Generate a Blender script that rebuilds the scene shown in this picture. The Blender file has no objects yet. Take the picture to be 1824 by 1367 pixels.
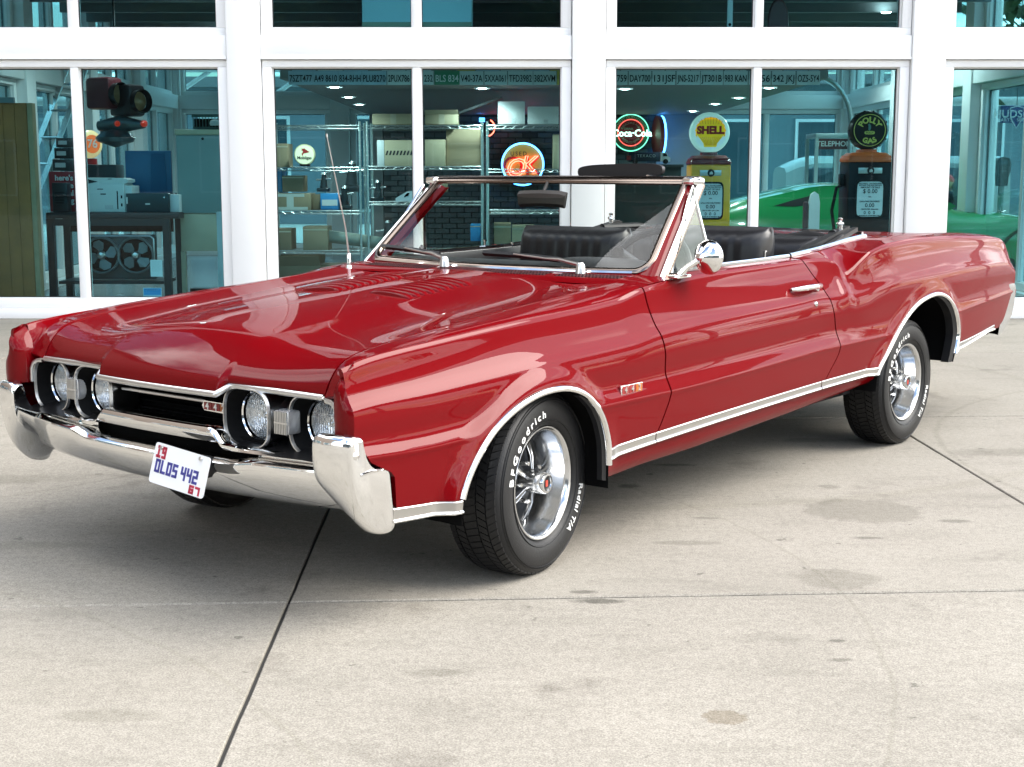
import bpy, bmesh, math, random
import numpy as np
from mathutils import Vector, Matrix
random.seed(7); RNG = np.random.default_rng(7)
SC = bpy.context.scene
COL = SC.collection
R = math.radians
# ------------------------------------------------------------------ camera
CAMZ, PITCH, FPX = 1.2877, 0.149071, 2500.0
cd = bpy.data.cameras.new('camera'); cam = bpy.data.objects.new('camera', cd); COL.objects.link(cam)
cam.location = (0, 0, CAMZ); cam.rotation_euler = (math.pi/2 - PITCH, 0, 0)
cd.sensor_width = 36.0; cd.lens = FPX/1824*36.0; cd.clip_start = .05; cd.clip_end = 900
SC.camera = cam
# ------------------------------------------------------------------ sky, sun, exposure
SUN_EL, SUN_AZ = R(42), R(90)          # azimuth clockwise from +Y
w = bpy.data.worlds.new('World'); SC.world = w; w.use_nodes = True
nt = w.node_tree; N = nt.nodes; L = nt.links
for n in list(N): N.remove(n)
out = N.new('ShaderNodeOutputWorld'); bg = N.new('ShaderNodeBackground'); L.new(bg.outputs[0], out.inputs[0])
bg.inputs[1].default_value = .09
sky = N.new('ShaderNodeTexSky'); sky.sky_type = 'NISHITA'; sky.sun_disc = False
sky.sun_elevation = SUN_EL; sky.sun_rotation = SUN_AZ; sky.air_density = 1.2; sky.dust_density = 1.5
tc = N.new('ShaderNodeTexCoord'); sp = N.new('ShaderNodeSeparateXYZ'); L.new(tc.outputs['Generated'], sp.inputs[0])
def wm(op, a, b=None):
    n = N.new('ShaderNodeMath'); n.operation = op
    for i, q in enumerate((a, b)):
        if q is None: continue
        if isinstance(q, (int, float)): n.inputs[i].default_value = q
        else: L.new(q, n.inputs[i])
    return n.outputs[0]
zz = wm('ADD', wm('MAXIMUM', sp.outputs[2], 0.0), .14)
cb = N.new('ShaderNodeCombineXYZ'); L.new(wm('DIVIDE', sp.outputs[0], zz), cb.inputs[0]); L.new(wm('DIVIDE', sp.outputs[1], zz), cb.inputs[1])
cn = N.new('ShaderNodeTexNoise'); cn.inputs['Scale'].default_value = 1.35; cn.inputs['Detail'].default_value = 9; cn.inputs['Roughness'].default_value = .56
L.new(cb.outputs[0], cn.inputs['Vector'])
cr = N.new('ShaderNodeValToRGB'); cr.color_ramp.elements[0].position = .46; cr.color_ramp.elements[1].position = .58
L.new(cn.outputs[0], cr.inputs[0])
mx = N.new('ShaderNodeMix'); mx.data_type = 'RGBA'; L.new(cr.outputs[0], mx.inputs[0]); L.new(sky.outputs[0], mx.inputs[6])
cn2 = N.new('ShaderNodeTexNoise'); cn2.inputs['Scale'].default_value = 2.7; cn2.inputs['Detail'].default_value = 7; L.new(cb.outputs[0], cn2.inputs['Vector'])
cr2 = N.new('ShaderNodeValToRGB'); cr2.color_ramp.elements[0].position = .34; cr2.color_ramp.elements[1].position = .66
cr2.color_ramp.elements[0].color = (4.6, 5.0, 5.8, 1); cr2.color_ramp.elements[1].color = (18, 18, 17.8, 1); L.new(cn2.outputs[0], cr2.inputs[0])
L.new(cr2.outputs[0], mx.inputs[7]); L.new(mx.outputs[2], bg.inputs[0])
sl = bpy.data.lights.new('sun', 'SUN'); sl.energy = 1.5; sl.angle = R(42); sl.color = (1, .955, .88)
so = bpy.data.objects.new('sun', sl); COL.objects.link(so)
sd = Vector((math.sin(SUN_AZ)*math.cos(SUN_EL), math.cos(SUN_AZ)*math.cos(SUN_EL), math.sin(SUN_EL)))
so.rotation_euler = sd.to_track_quat('Z', 'Y').to_euler(); so.location = (0, -5, 20)
SC.view_settings.view_transform = 'Standard'; SC.view_settings.look = 'None'
SC.view_settings.exposure = 2.12; SC.view_settings.gamma = 1.0; SC.view_settings.use_curve_mapping = False
SC.cycles.max_bounces = 10; SC.cycles.transparent_max_bounces = 16; SC.cycles.glossy_bounces = 5
SC.cycles.caustics_reflective = False; SC.cycles.caustics_refractive = False
SC.cycles.sample_clamp_indirect = 6

# ------------------------------------------------------------------ materials
MATS = {}
def mat(name, col=(.5, .5, .5), rough=.5, metal=0, coat=0, spec=.5, emit=None, es=1, bump=0, bscale=50, var=0, vscale=8, coatr=.03):
    if name in MATS: return MATS[name]
    m = bpy.data.materials.new(name); m.use_nodes = True; MATS[name] = m
    nt = m.node_tree; b = nt.nodes['Principled BSDF']
    b.inputs['Base Color'].default_value = (*col, 1); b.inputs['Roughness'].default_value = rough; b.inputs['Metallic'].default_value = metal
    b.inputs['Coat Weight'].default_value = coat; b.inputs['Coat Roughness'].default_value = coatr; b.inputs['Specular IOR Level'].default_value = spec
    if emit: b.inputs['Emission Color'].default_value = (*emit, 1); b.inputs['Emission Strength'].default_value = es
    if bump or var:
        t = nt.nodes.new('ShaderNodeTexCoord'); 
    if var:
        n = nt.nodes.new('ShaderNodeTexNoise'); n.inputs['Scale'].default_value = vscale; n.inputs['Detail'].default_value = 6
        nt.links.new(t.outputs['Object'], n.inputs['Vector'])
        x = nt.nodes.new('ShaderNodeMix'); x.data_type = 'RGBA'
        x.inputs[6].default_value = (*[c*(1-var) for c in col], 1); x.inputs[7].default_value = (*[min(1, c*(1+var)) for c in col], 1)
        nt.links.new(n.outputs[0], x.inputs[0]); nt.links.new(x.outputs[2], b.inputs['Base Color'])
        q = nt.nodes.new('ShaderNodeMapRange'); q.inputs[3].default_value = rough*.8; q.inputs[4].default_value = min(1, rough*1.2)
        nt.links.new(n.outputs[0], q.inputs[0]); nt.links.new(q.outputs[0], b.inputs['Roughness'])
    if bump:
        n = nt.nodes.new('ShaderNodeTexNoise'); n.inputs['Scale'].default_value = bscale; n.inputs['Detail'].default_value = 4
        nt.links.new(t.outputs['Object'], n.inputs['Vector'])
        k = nt.nodes.new('ShaderNodeBump'); k.inputs['Strength'].default_value = bump; k.inputs['Distance'].default_value = .01
        nt.links.new(n.outputs[0], k.inputs['Height']); nt.links.new(k.outputs[0], b.inputs['Normal'])
    return m
def glassmat(name, tint, f0=1.5, rough=0.0):
    m = bpy.data.materials.new(name); m.use_nodes = True; MATS[name] = m
    nt = m.node_tree
    for n in list(nt.nodes): nt.nodes.remove(n)
    o = nt.nodes.new('ShaderNodeOutputMaterial'); t = nt.nodes.new('ShaderNodeBsdfTransparent'); t.inputs[0].default_value = (*tint, 1)
    g = nt.nodes.new('ShaderNodeBsdfGlossy'); g.inputs['Roughness'].default_value = rough
    f = nt.nodes.new('ShaderNodeFresnel'); ge = nt.nodes.new('ShaderNodeNewGeometry'); mr = nt.nodes.new('ShaderNodeMapRange'); mr.inputs[3].default_value = f0; mr.inputs[4].default_value = 1/f0
    nt.links.new(ge.outputs['Backfacing'], mr.inputs[0]); nt.links.new(mr.outputs[0], f.inputs[0])
    x = nt.nodes.new('ShaderNodeMixShader'); nt.links.new(f.outputs[0], x.inputs[0]); nt.links.new(t.outputs[0], x.inputs[1]); nt.links.new(g.outputs[0], x.inputs[2])
    nt.links.new(x.outputs[0], o.inputs[0]); return m
PAINT = mat('red_car_paint', (.118, .0002, .0018), .5, 0, .52, .02, coatr=.006)
PAINT.node_tree.nodes['Principled BSDF'].inputs['Coat IOR'].default_value = 1.38
CHROME = mat('chrome', (.82, .82, .81), .07, 1)
SATIN = mat('satin_trim', (.62, .62, .61), .28, 1)
ALU = mat('polished_aluminium', (.66, .67, .68), .16, 1)
RUBBER = mat('tyre_rubber', (.0085, .0085, .009), .5, spec=.35, bump=.15, bscale=220)
WHITEL = mat('white_lettering', (.78, .78, .76), .6)
BLACK = mat('black_paint', (.008, .008, .009), .4, spec=.3)
MATTE = mat('matte_black', (.005, .005, .005), .9, spec=.05)
VINYL = mat('black_vinyl', (.008, .008, .0095), .36, spec=.4)
CLOTH = mat('black_top_fabric', (.010, .010, .011), .8, spec=.2, bump=.15, bscale=400)
GUN = mat('gunmetal_paint', (.018, .020, .023), .4, .2, spec=.3)
BROWNTRIM = mat('anodised_trim', (.24, .19, .16), .2, 1)
LENSM = None
CARGLASS = glassmat('car_glass', (.84, .88, .86), 1.42)
PANEG = glassmat('tinted_pane_glass', (.63, .825, .85), 1.28)
CLEAR = glassmat('clear_glass', (.93, .96, .95))
WHITE = mat('white_frame_paint', (.86, .86, .855), .45, var=.03, vscale=3)

# ------------------------------------------------------------------ mesh helpers
def link(o, parent=None, label=None, cat=None, group=None, kind=None):
    COL.objects.link(o)
    if parent is not None: o.parent = parent
    tag(o, label, cat, group, kind); return o
def tag(o, label=None, cat=None, group=None, kind=None):
    if label: o['label'] = label
    if cat: o['category'] = cat
    if group: o['group'] = group
    if kind: o['kind'] = kind
    return o
def empty(name, loc, label, cat, group=None, rz=0, kind=None):
    o = bpy.data.objects.new(name, None); o.empty_display_size = .1; o.location = loc; o.rotation_euler = (0, 0, rz)
    return link(o, None, label, cat, group, kind)
class MB:
    def __init__(s): s.v = []; s.f = []; s.m = []
    def add(s, v, f, mi=0):
        o = len(s.v); s.v += [tuple(map(float, p)) for p in v]; s.f += [tuple(i+o for i in q) for q in f]; s.m += [mi]*len(f); return s
    def box(s, x0, x1, y0, y1, z0, z1, mi=0, b=0):
        if b <= 0:
            v = [(x, y, z) for x in (x0, x1) for y in (y0, y1) for z in (z0, z1)]
            return s.add(v, [(0,1,3,2),(4,6,7,5),(0,4,5,1),(2,3,7,6),(0,2,6,4),(1,5,7,3)], mi)
        # chamfered box
        v = []; 
        c = ((x0+x1)/2, (y0+y1)/2, (z0+z1)/2); h = ((x1-x0)/2, (y1-y0)/2, (z1-z0)/2); b = min(b, *[q*.98 for q in h])
        bm = bmesh.new(); bmesh.ops.create_cube(bm, size=2)
        for p in bm.verts: p.co = Vector([c[i]+p.co[i]*h[i] for i in range(3)])
        bmesh.ops.bevel(bm, geom=bm.edges[:], offset=b, segments=2, affect='EDGES', profile=.5)
        bm.verts.index_update()
        s.add([p.co[:] for p in bm.verts], [[q.index for q in f.verts] for f in bm.faces], mi); bm.free(); return s
    def grid(s, P, mi=0, closeu=False, closev=False, flip=False):
        P = np.asarray(P); nu, nv = P.shape[:2]; f = []
        for i in range(nu if closeu else nu-1):
            for j in range(nv if closev else nv-1):
                a = i*nv+j; b_ = ((i+1) % nu)*nv+j; c = ((i+1) % nu)*nv+(j+1) % nv; d = i*nv+(j+1) % nv
                f.append((d, c, b_, a) if flip else (a, b_, c, d))
        return s.add(P.reshape(-1, 3), f, mi)
    def tube(s, pts, r, n=10, mi=0, cap=True, up=None):
        pts = [Vector(p) for p in pts]; k = len(pts); rr = r if hasattr(r, '__len__') else [r]*k
        P = []; prev = None
        for i in range(k):
            t = (pts[min(i+1, k-1)]-pts[max(i-1, 0)]).normalized()
            if prev is None:
                a = Vector(up) if up else (Vector((0, 0, 1)) if abs(t.z) < .9 else Vector((1, 0, 0)))
                u = t.cross(a).normalized()
            else: u = (prev - t*prev.dot(t)).normalized()
            prev = u; v = t.cross(u)
            P.append([pts[i]+(u*math.cos(2*math.pi*j/n)+v*math.sin(2*math.pi*j/n))*rr[i] for j in range(n)])
        base = len(s.v); s.grid(np.array([[q[:] for q in row] for row in P]), mi, closev=True)
        if cap:
            s.f.append(tuple(base+j for j in range(n))[::-1]); s.m.append(mi)
            s.f.append(tuple(base+(k-1)*n+j for j in range(n))); s.m.append(mi)
        return s
    def sweep(s, pts, prof, nrm, mi=0, cap=True, closed=False):
        """sweep a closed 2D profile (a along in-plane side, b along nrm) along pts; nrm list of normals"""
        pts = [Vector(p) for p in pts]; k = len(pts); P = []
        for i in range(k):
            a = pts[(i-1) % k] if closed else pts[max(i-1, 0)]; b = pts[(i+1) % k] if closed else pts[min(i+1, k-1)]
            t = (b-a).normalized(); n = Vector(nrm[i] if hasattr(nrm[0], '__len__') else nrm); n = (n-t*n.dot(t)).normalized(); u = n.cross(t)
            P.append([(pts[i]+u*p[0]+n*p[1])[:] for p in prof])
        base = len(s.v); m = len(prof); s.grid(np.array(P), mi, closeu=closed, closev=True)
        if cap and not closed:
            s.f.append(tuple(base+j for j in range(m))[::-1]); s.m.append(mi)
            s.f.append(tuple(base+(k-1)*m+j for j in range(m))); s.m.append(mi)
        return s
    def lathe(s, prof, n=48, c=(0, 0, 0), axis='z', mi=0, closed=False, a0=0, a1=2*math.pi):
        full = abs(a1-a0-2*math.pi) < 1e-6
        A = np.linspace(a0, a1, n, endpoint=not full); P = []
        for a in A:
            row = []
            for r, h in prof:
                x, y = r*math.cos(a), r*math.sin(a)
                row.append({'z': (c[0]+x, c[1]+y, c[2]+h), 'y': (c[0]+x, c[1]+h, c[2]+y), 'x': (c[0]+h, c[1]+x, c[2]+y)}[axis])
            P.append(row)
        return s.grid(np.array(P), mi, closeu=full, closev=closed)
    def prism(s, poly, a0, a1, axis='y', mi=0):
        """poly of 2D points extruded along axis"""
        n = len(poly)
        def p3(q, a): return {'y': (q[0], a, q[1]), 'x': (a, q[0], q[1]), 'z': (q[0], q[1], a)}[axis]
        v = [p3(q, a0) for q in poly]+[p3(q, a1) for q in poly]
        f = [tuple(range(n))[::-1], tuple(range(n, 2*n))]+[(i, (i+1) % n, n+(i+1) % n, n+i) for i in range(n)]
        return s.add(v, f, mi)
    def xf(s, M):
        s.v = [tuple(M @ Vector(p)) for p in s.v]; return s
    def join(s, o):
        k = len(s.v); s.v += o.v; s.f += [tuple(i+k for i in q) for q in o.f]; s.m += o.m; return s
    def mesh(s, name, mats, sharp=35, smooth=True, fix=True, merge=False):
        me = bpy.data.meshes.new(name); me.from_pydata(s.v, [], s.f)
        mats = mats if isinstance(mats, (list, tuple)) else [mats]
        for m in mats: me.materials.append(m)
        if len(mats) > 1: me.polygons.foreach_set('material_index', s.m)
        if fix or merge:
            bm = bmesh.new(); bm.from_mesh(me)
            if merge: bmesh.ops.remove_doubles(bm, verts=bm.verts, dist=1e-5)
            if fix: bmesh.ops.recalc_face_normals(bm, faces=bm.faces)
            bm.to_mesh(me); bm.free()
        if smooth:
            me.polygons.foreach_set('use_smooth', [True]*len(me.polygons)); me.set_sharp_from_angle(angle=R(sharp))
        me.update(); return me
    def build(s, name, mats, parent=None, **k):
        tg = {q: k.pop(q) for q in ('label', 'cat', 'group', 'kind') if q in k}
        return link(bpy.data.objects.new(name, s.mesh(name, mats, **k)), parent, **tg)
def pchip(pts):
    x = np.array([p[0] for p in pts], float); y = np.array([p[1] for p in pts], float)
    h = np.diff(x); d = np.diff(y)/h; m = np.zeros_like(y)
    for i in range(1, len(x)-1):
        if d[i-1]*d[i] > 0:
            w1 = 2*h[i]+h[i-1]; w2 = h[i]+2*h[i-1]; m[i] = (w1+w2)/(w1/d[i-1]+w2/d[i])
    m[0], m[-1] = d[0], d[-1]
    def f(q):
        q = np.clip(np.asarray(q, float), x[0], x[-1]); i = np.clip(np.searchsorted(x, q)-1, 0, len(x)-2); t = (q-x[i])/h[i]
        return y[i]*(1+2*t)*(1-t)**2+h[i]*m[i]*t*(1-t)**2+y[i+1]*t*t*(3-2*t)+h[i]*m[i+1]*t*t*(t-1)
    return f
def crom(P, n):
    """centripetal Catmull-Rom through points P (k,d) -> n samples (uniform per chord)"""
    P = np.asarray(P, float); k = len(P)
    Q = np.vstack([2*P[0]-P[1], P, 2*P[-1]-P[-2]])
    seg = np.linalg.norm(np.diff(P, axis=0), axis=1); cum = np.concatenate([[0], np.cumsum(seg)]); S = np.linspace(0, cum[-1], n); o = []
    for s in S:
        i = min(np.searchsorted(cum, s, side='right')-1, k-2); t = (s-cum[i])/max(seg[i], 1e-9)
        p0, p1, p2, p3 = Q[i], Q[i+1], Q[i+2], Q[i+3]
        d1 = (p2-p0)*seg[i]/max(np.linalg.norm(p1-p0)+seg[i], 1e-9); d2 = (p3-p1)*seg[i]/max(seg[i]+np.linalg.norm(p3-p2), 1e-9)
        o.append(p1*(1+2*t)*(1-t)**2+d1*t*(1-t)**2+p2*t*t*(3-2*t)+d2*t*t*(t-1))
    return np.array(o)
FONT = None
def text_mb(body, size=.1, ext=.002, align='CENTER', bold=0, spacing=1.0, res=3):
    """text as geometry in the XY plane, extruded along Z, centred"""
    c = bpy.data.curves.new('lettering', 'FONT'); c.body = body; c.size = size; c.extrude = ext; c.align_x = align; c.align_y = 'CENTER'
    c.offset = bold; c.space_character = spacing; c.resolution_u = res
    o = bpy.data.objects.new('lettering', c); COL.objects.link(o)
    dg = bpy.context.evaluated_depsgraph_get(); me = o.evaluated_get(dg).to_mesh()
    m = MB(); m.add([v.co[:] for v in me.vertices], [tuple(p.vertices) for p in me.polygons])
    o.evaluated_get(dg).to_mesh_clear(); bpy.data.objects.remove(o); bpy.data.curves.remove(c); return m
FACE = Matrix.Rotation(math.pi/2, 4, 'X')     # XY text -> stands upright facing -Y
def at(u, v, y):
    """world point seen at picture position (u, v) of the survey photo, at ground distance y"""
    a = (u-912)/FPX; b = (v-683.5)/FPX
    d = (a, math.cos(PITCH)-b*math.sin(PITCH), -math.sin(PITCH)-b*math.cos(PITCH)); t = y/d[1]
    return Vector((d[0]*t, y, CAMZ+d[2]*t))
# ================================================================== ground
def concrete():
    m = bpy.data.materials.new('concrete'); m.use_nodes = True; MATS['concrete'] = m; nt = m.node_tree; b = nt.nodes['Principled BSDF']; K = nt.links
    t = nt.nodes.new('ShaderNodeTexCoord')
    def noise(sc, det, rough=.6, vec=None):
        n = nt.nodes.new('ShaderNodeTexNoise'); n.inputs['Scale'].default_value = sc; n.inputs['Detail'].default_value = det; n.inputs['Roughness'].default_value = rough; K.new(vec or t.outputs['Object'], n.inputs['Vector']); return n.outputs[0]
    def ramp(src, p0, p1, c0, c1):
        r = nt.nodes.new('ShaderNodeValToRGB'); r.color_ramp.elements[0].position = p0; r.color_ramp.elements[1].position = p1; r.color_ramp.elements[0].color = (*c0, 1); r.color_ramp.elements[1].color = (*c1, 1); K.new(src, r.inputs[0]); return r.outputs[0]
    def mul(a, b_, f=1.0):
        x = nt.nodes.new('ShaderNodeMix'); x.data_type = 'RGBA'; x.blend_type = 'MULTIPLY'; x.inputs[0].default_value = f; K.new(a, x.inputs[6]); K.new(b_, x.inputs[7]); return x.outputs[2]
    base = ramp(noise(.9, 8, .62), .28, .74, (.280, .259, .222), (.375, .349, .303))
    grit = ramp(noise(190, 3, .8), .36, .62, (.54, .53, .51), (1, 1, 1)); c = mul(base, grit)
    fine = ramp(noise(38, 6, .75), .32, .60, (.76, .755, .75), (1, 1, 1)); c = mul(c, fine)
    blot = ramp(noise(2.3, 6, .6), .60, .70, (1, 1, 1), (.72, .71, .70)); c = mul(c, blot)
    mp = nt.nodes.new('ShaderNodeMapping'); mp.inputs['Scale'].default_value = (1.0, 2.6, 1); mp.inputs['Rotation'].default_value = (0, 0, R(3)); K.new(t.outputs['Object'], mp.inputs[0])
    strk = ramp(noise(2.2, 7, .65, mp.outputs[0]), .52, .74, (1, 1, 1), (.82, .82, .81)); c = mul(c, strk)
    spots = ramp(noise(11, 3, .6), .690, .715, (1, 1, 1), (.58, .58, .57)); c = mul(c, spots)
    # oil and water marks, each with its own place
    for (x, y, a, bb, dk, soft) in [(q[0]*.9735, q[1]*.9735)+q[2:] for q in STAINS]:
        mp = nt.nodes.new('ShaderNodeMapping'); mp.vector_type = 'POINT'; mp.inputs['Location'].default_value = (-x/a, -y/bb, 0); mp.inputs['Scale'].default_value = (1/a, 1/bb, 0); K.new(t.outputs['Object'], mp.inputs[0])
        ln = nt.nodes.new('ShaderNodeVectorMath'); ln.operation = 'LENGTH'; K.new(mp.outputs[0], ln.inputs[0])
        ad = nt.nodes.new('ShaderNodeMath'); ad.operation = 'MULTIPLY_ADD'; K.new(noise(9 if a > .1 else 30, 5, .7), ad.inputs[0]); ad.inputs[1].default_value = .55; hf = nt.nodes.new('ShaderNodeMath'); hf.operation = 'MULTIPLY'; hf.inputs[1].default_value = .42; K.new(ln.outputs['Value'], hf.inputs[0]); K.new(hf.outputs[0], ad.inputs[2])
        c = mul(c, ramp(ad.outputs[0], .70-soft*.35, .74, dk, (1, 1, 1)))
    # faint curved tyre scuffs and hairline cracks
    for (x, y, r_, wd, dk) in ARCS:
        mp = nt.nodes.new('ShaderNodeMapping'); mp.inputs['Location'].default_value = (-x, -y, 0); mp.inputs['Scale'].default_value = (1, 1, 0); K.new(t.outputs['Object'], mp.inputs[0])
        ln = nt.nodes.new('ShaderNodeVectorMath'); ln.operation = 'LENGTH'; K.new(mp.outputs[0], ln.inputs[0])
        ad = nt.nodes.new('ShaderNodeMath'); ad.operation = 'MULTIPLY_ADD'; K.new(noise(3.5, 6, .6), ad.inputs[0]); ad.inputs[1].default_value = .05; K.new(ln.outputs['Value'], ad.inputs[2])
        sb_ = nt.nodes.new('ShaderNodeMath'); sb_.operation = 'SUBTRACT'; K.new(ad.outputs[0], sb_.inputs[0]); sb_.inputs[1].default_value = r_
        ab = nt.nodes.new('ShaderNodeMath'); ab.operation = 'ABSOLUTE'; K.new(sb_.outputs[0], ab.inputs[0])
        dv = nt.nodes.new('ShaderNodeMath'); dv.operation = 'DIVIDE'; K.new(ab.outputs[0], dv.inputs[0]); dv.inputs[1].default_value = wd
        c = mul(c, ramp(dv.outputs[0], .3, 1, dk, (1, 1, 1)))
    K.new(c, b.inputs['Base Color']); b.inputs['Roughness'].default_value = .82; b.inputs['Specular IOR Level'].default_value = .3
    k = nt.nodes.new('ShaderNodeBump'); k.inputs['Strength'].default_value = .35; k.inputs['Distance'].default_value = .004; K.new(noise(120, 5, .7), k.inputs['Height']); K.new(k.outputs[0], b.inputs['Normal'])
    return m
G3 = lambda q: (q, q, q*.98)
STAINS = [(.27, 4.235, .085, .028, G3(.42), .5), (.23, 4.33, .05, .02, G3(.5), .5), (1.40, 5.42, .21, .19, G3(.78), .12), (1.07, 4.47, .13, .11, G3(.80), .15), (.525, 3.29, .052, .045, (.74, .70, .64), .1), (.93, 3.86, .03, .014, G3(.5), .5), (.90, 3.70, .035, .016, G3(.62), .5),
          (.62, 4.93, .14, .03, G3(.75), .4), (.50, 5.86, .05, .04, G3(.55), .4), (.75, 5.3, .05, .02, G3(.7), .4), (.24, 6.3, .12, .05, G3(.6), .4), (1.35, 5.85, .045, .04, G3(.72), .3), (-1.15, 5.7, .5, .12, G3(.86), .5), (-1.75, 4.9, .3, .06, G3(.85), .5), (1.95, 4.6, .16, .05, G3(.8), .4)]
ARCS = [(-1.9, 4.0, 2.95, .010, G3(.90)), (4.6, 6.2, 2.6, .02, G3(.88)), (-3.2, 1.6, 3.1, .012, G3(.93)), (-4.4, 8.2, 3.6, .02, G3(.88)), (.4, 8.2, 2.9, .06, G3(.92)), (2.5, 1.2, 1.9, .008, G3(.84))]
STAINS += [(-.2, 3.6, .09, .03, G3(.78), .4), (-1.0, 3.3, .12, .05, G3(.84), .4), (1.3, 5.0, .06, .02, G3(.6), .5), (1.7, 5.25, .07, .03, G3(.62), .5), (.15, 5.4, .2, .06, G3(.7), .5), (-2.3, 6.0, .4, .12, G3(.82), .5), (2.4, 6.6, .3, .1, G3(.8), .4), (1.5, 6.9, .2, .06, G3(.72), .5), (.75, 6.3, .1, .03, G3(.6), .5)]
CONC = concrete()
GROUND = MB().box(-200, 200, -120, 330, -.5, -.011).build('ground', mat('packed_subsoil', (.035, .033, .03), .95, var=.2, vscale=2), kind='structure', smooth=False)
# cast slabs with open joints; the joint lines run a couple of degrees off the shopfront
gx = [-17.037, -14.311, -11.585, -8.859, -6.133, -3.407, -0.677, 2.044, 4.770, 7.496, 10.222, 12.948, 15.674, 18.400]; gy = [-17.718, -14.603, -11.488, -8.372, -5.257, -2.093, 1.022, 4.149, 7.258, 9.881, 12.700]
sx, sy = -.027, .055
def gp(x, y, dx, dy): 
    X = x+sx*(y-4.1)+dx; return (X, y+sy*X*(1 if y < 12.5 else 0)+dy)
random.seed(3)
for i in range(len(gx)-1):
    for j in range(len(gy)-1):
        g = .0062; gh = .0042; top = random.uniform(-.0012, .0012)
        q = [gp(gx[i], gy[j], gh, g), gp(gx[i+1], gy[j], -gh, g), gp(gx[i+1], gy[j+1], -gh, -g), gp(gx[i], gy[j+1], gh, -g)]
        v = []; 
        n = 24; pts = []
        for a, b in zip(q, q[1:]+q[:1]):
            d = Vector((b[0]-a[0], b[1]-a[1])); ln = d.length; nn = Vector((-d.y, d.x)).normalized()
            near = -2 < a[0] < 5 and 0 < a[1] < 9; m_ = n if near else 4
            for k in range(m_): 
                p = Vector(a)+d*(k/m_)+nn*(random.uniform(0, .0022) if 0 < k and near else 0); pts.append((p.x, p.y))
        mb = MB(); nn_ = len(pts); cx_ = sum(p[0] for p in pts)/nn_; cy_ = sum(p[1] for p in pts)/nn_
        ins = [(p[0]+(cx_-p[0])*.0028, p[1]+(cy_-p[1])*.0028) for p in pts]
        mb.add([(p[0], p[1], top) for p in ins], [tuple(range(nn_))]); mb.grid(np.array([[(p[0], p[1], top) for p in ins], [(p[0], p[1], top-.004) for p in pts], [(p[0], p[1], -.05) for p in pts]]), closev=True, flip=True)
        mb.build('slab', CONC, GROUND, smooth=False)
mb = MB()
# ================================================================== the glass showroom
YF = 12.60
def zv(v, y=YF-.1): return at(900, v, y).z
def xu(u, y=YF-.1, v=110): return at(u, v, y).x
PAVE = MB().box(-60, 60, 12.75, 60, -.25, -.006).build('pavement', mat('pale_concrete', (.40, .39, .37), .85, var=.12, vscale=.7, bump=.2, bscale=60), kind='structure', smooth=False)
SHOW = empty('showroom_building', (0, YF, 0), 'white framed glass-walled showroom behind the red car', 'building')
def sb(mb, name, m, parent=None, **k):
    if parent is None or parent is SHOW: mb.v = [(x, y-YF, z) for x, y, z in mb.v]; parent = SHOW
    else: mb.v = [(x, y-YF, z) for x, y, z in mb.v]
    return mb.build(name, m, parent, **k)
Z0, Z1, Z2, Z3, Z4, Z5 = zv(549), zv(533), zv(120), zv(107), zv(63), zv(50)
FRT = WHITE; INN = mat('interior_frame_paint', (.52, .53, .54), .5)
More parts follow.
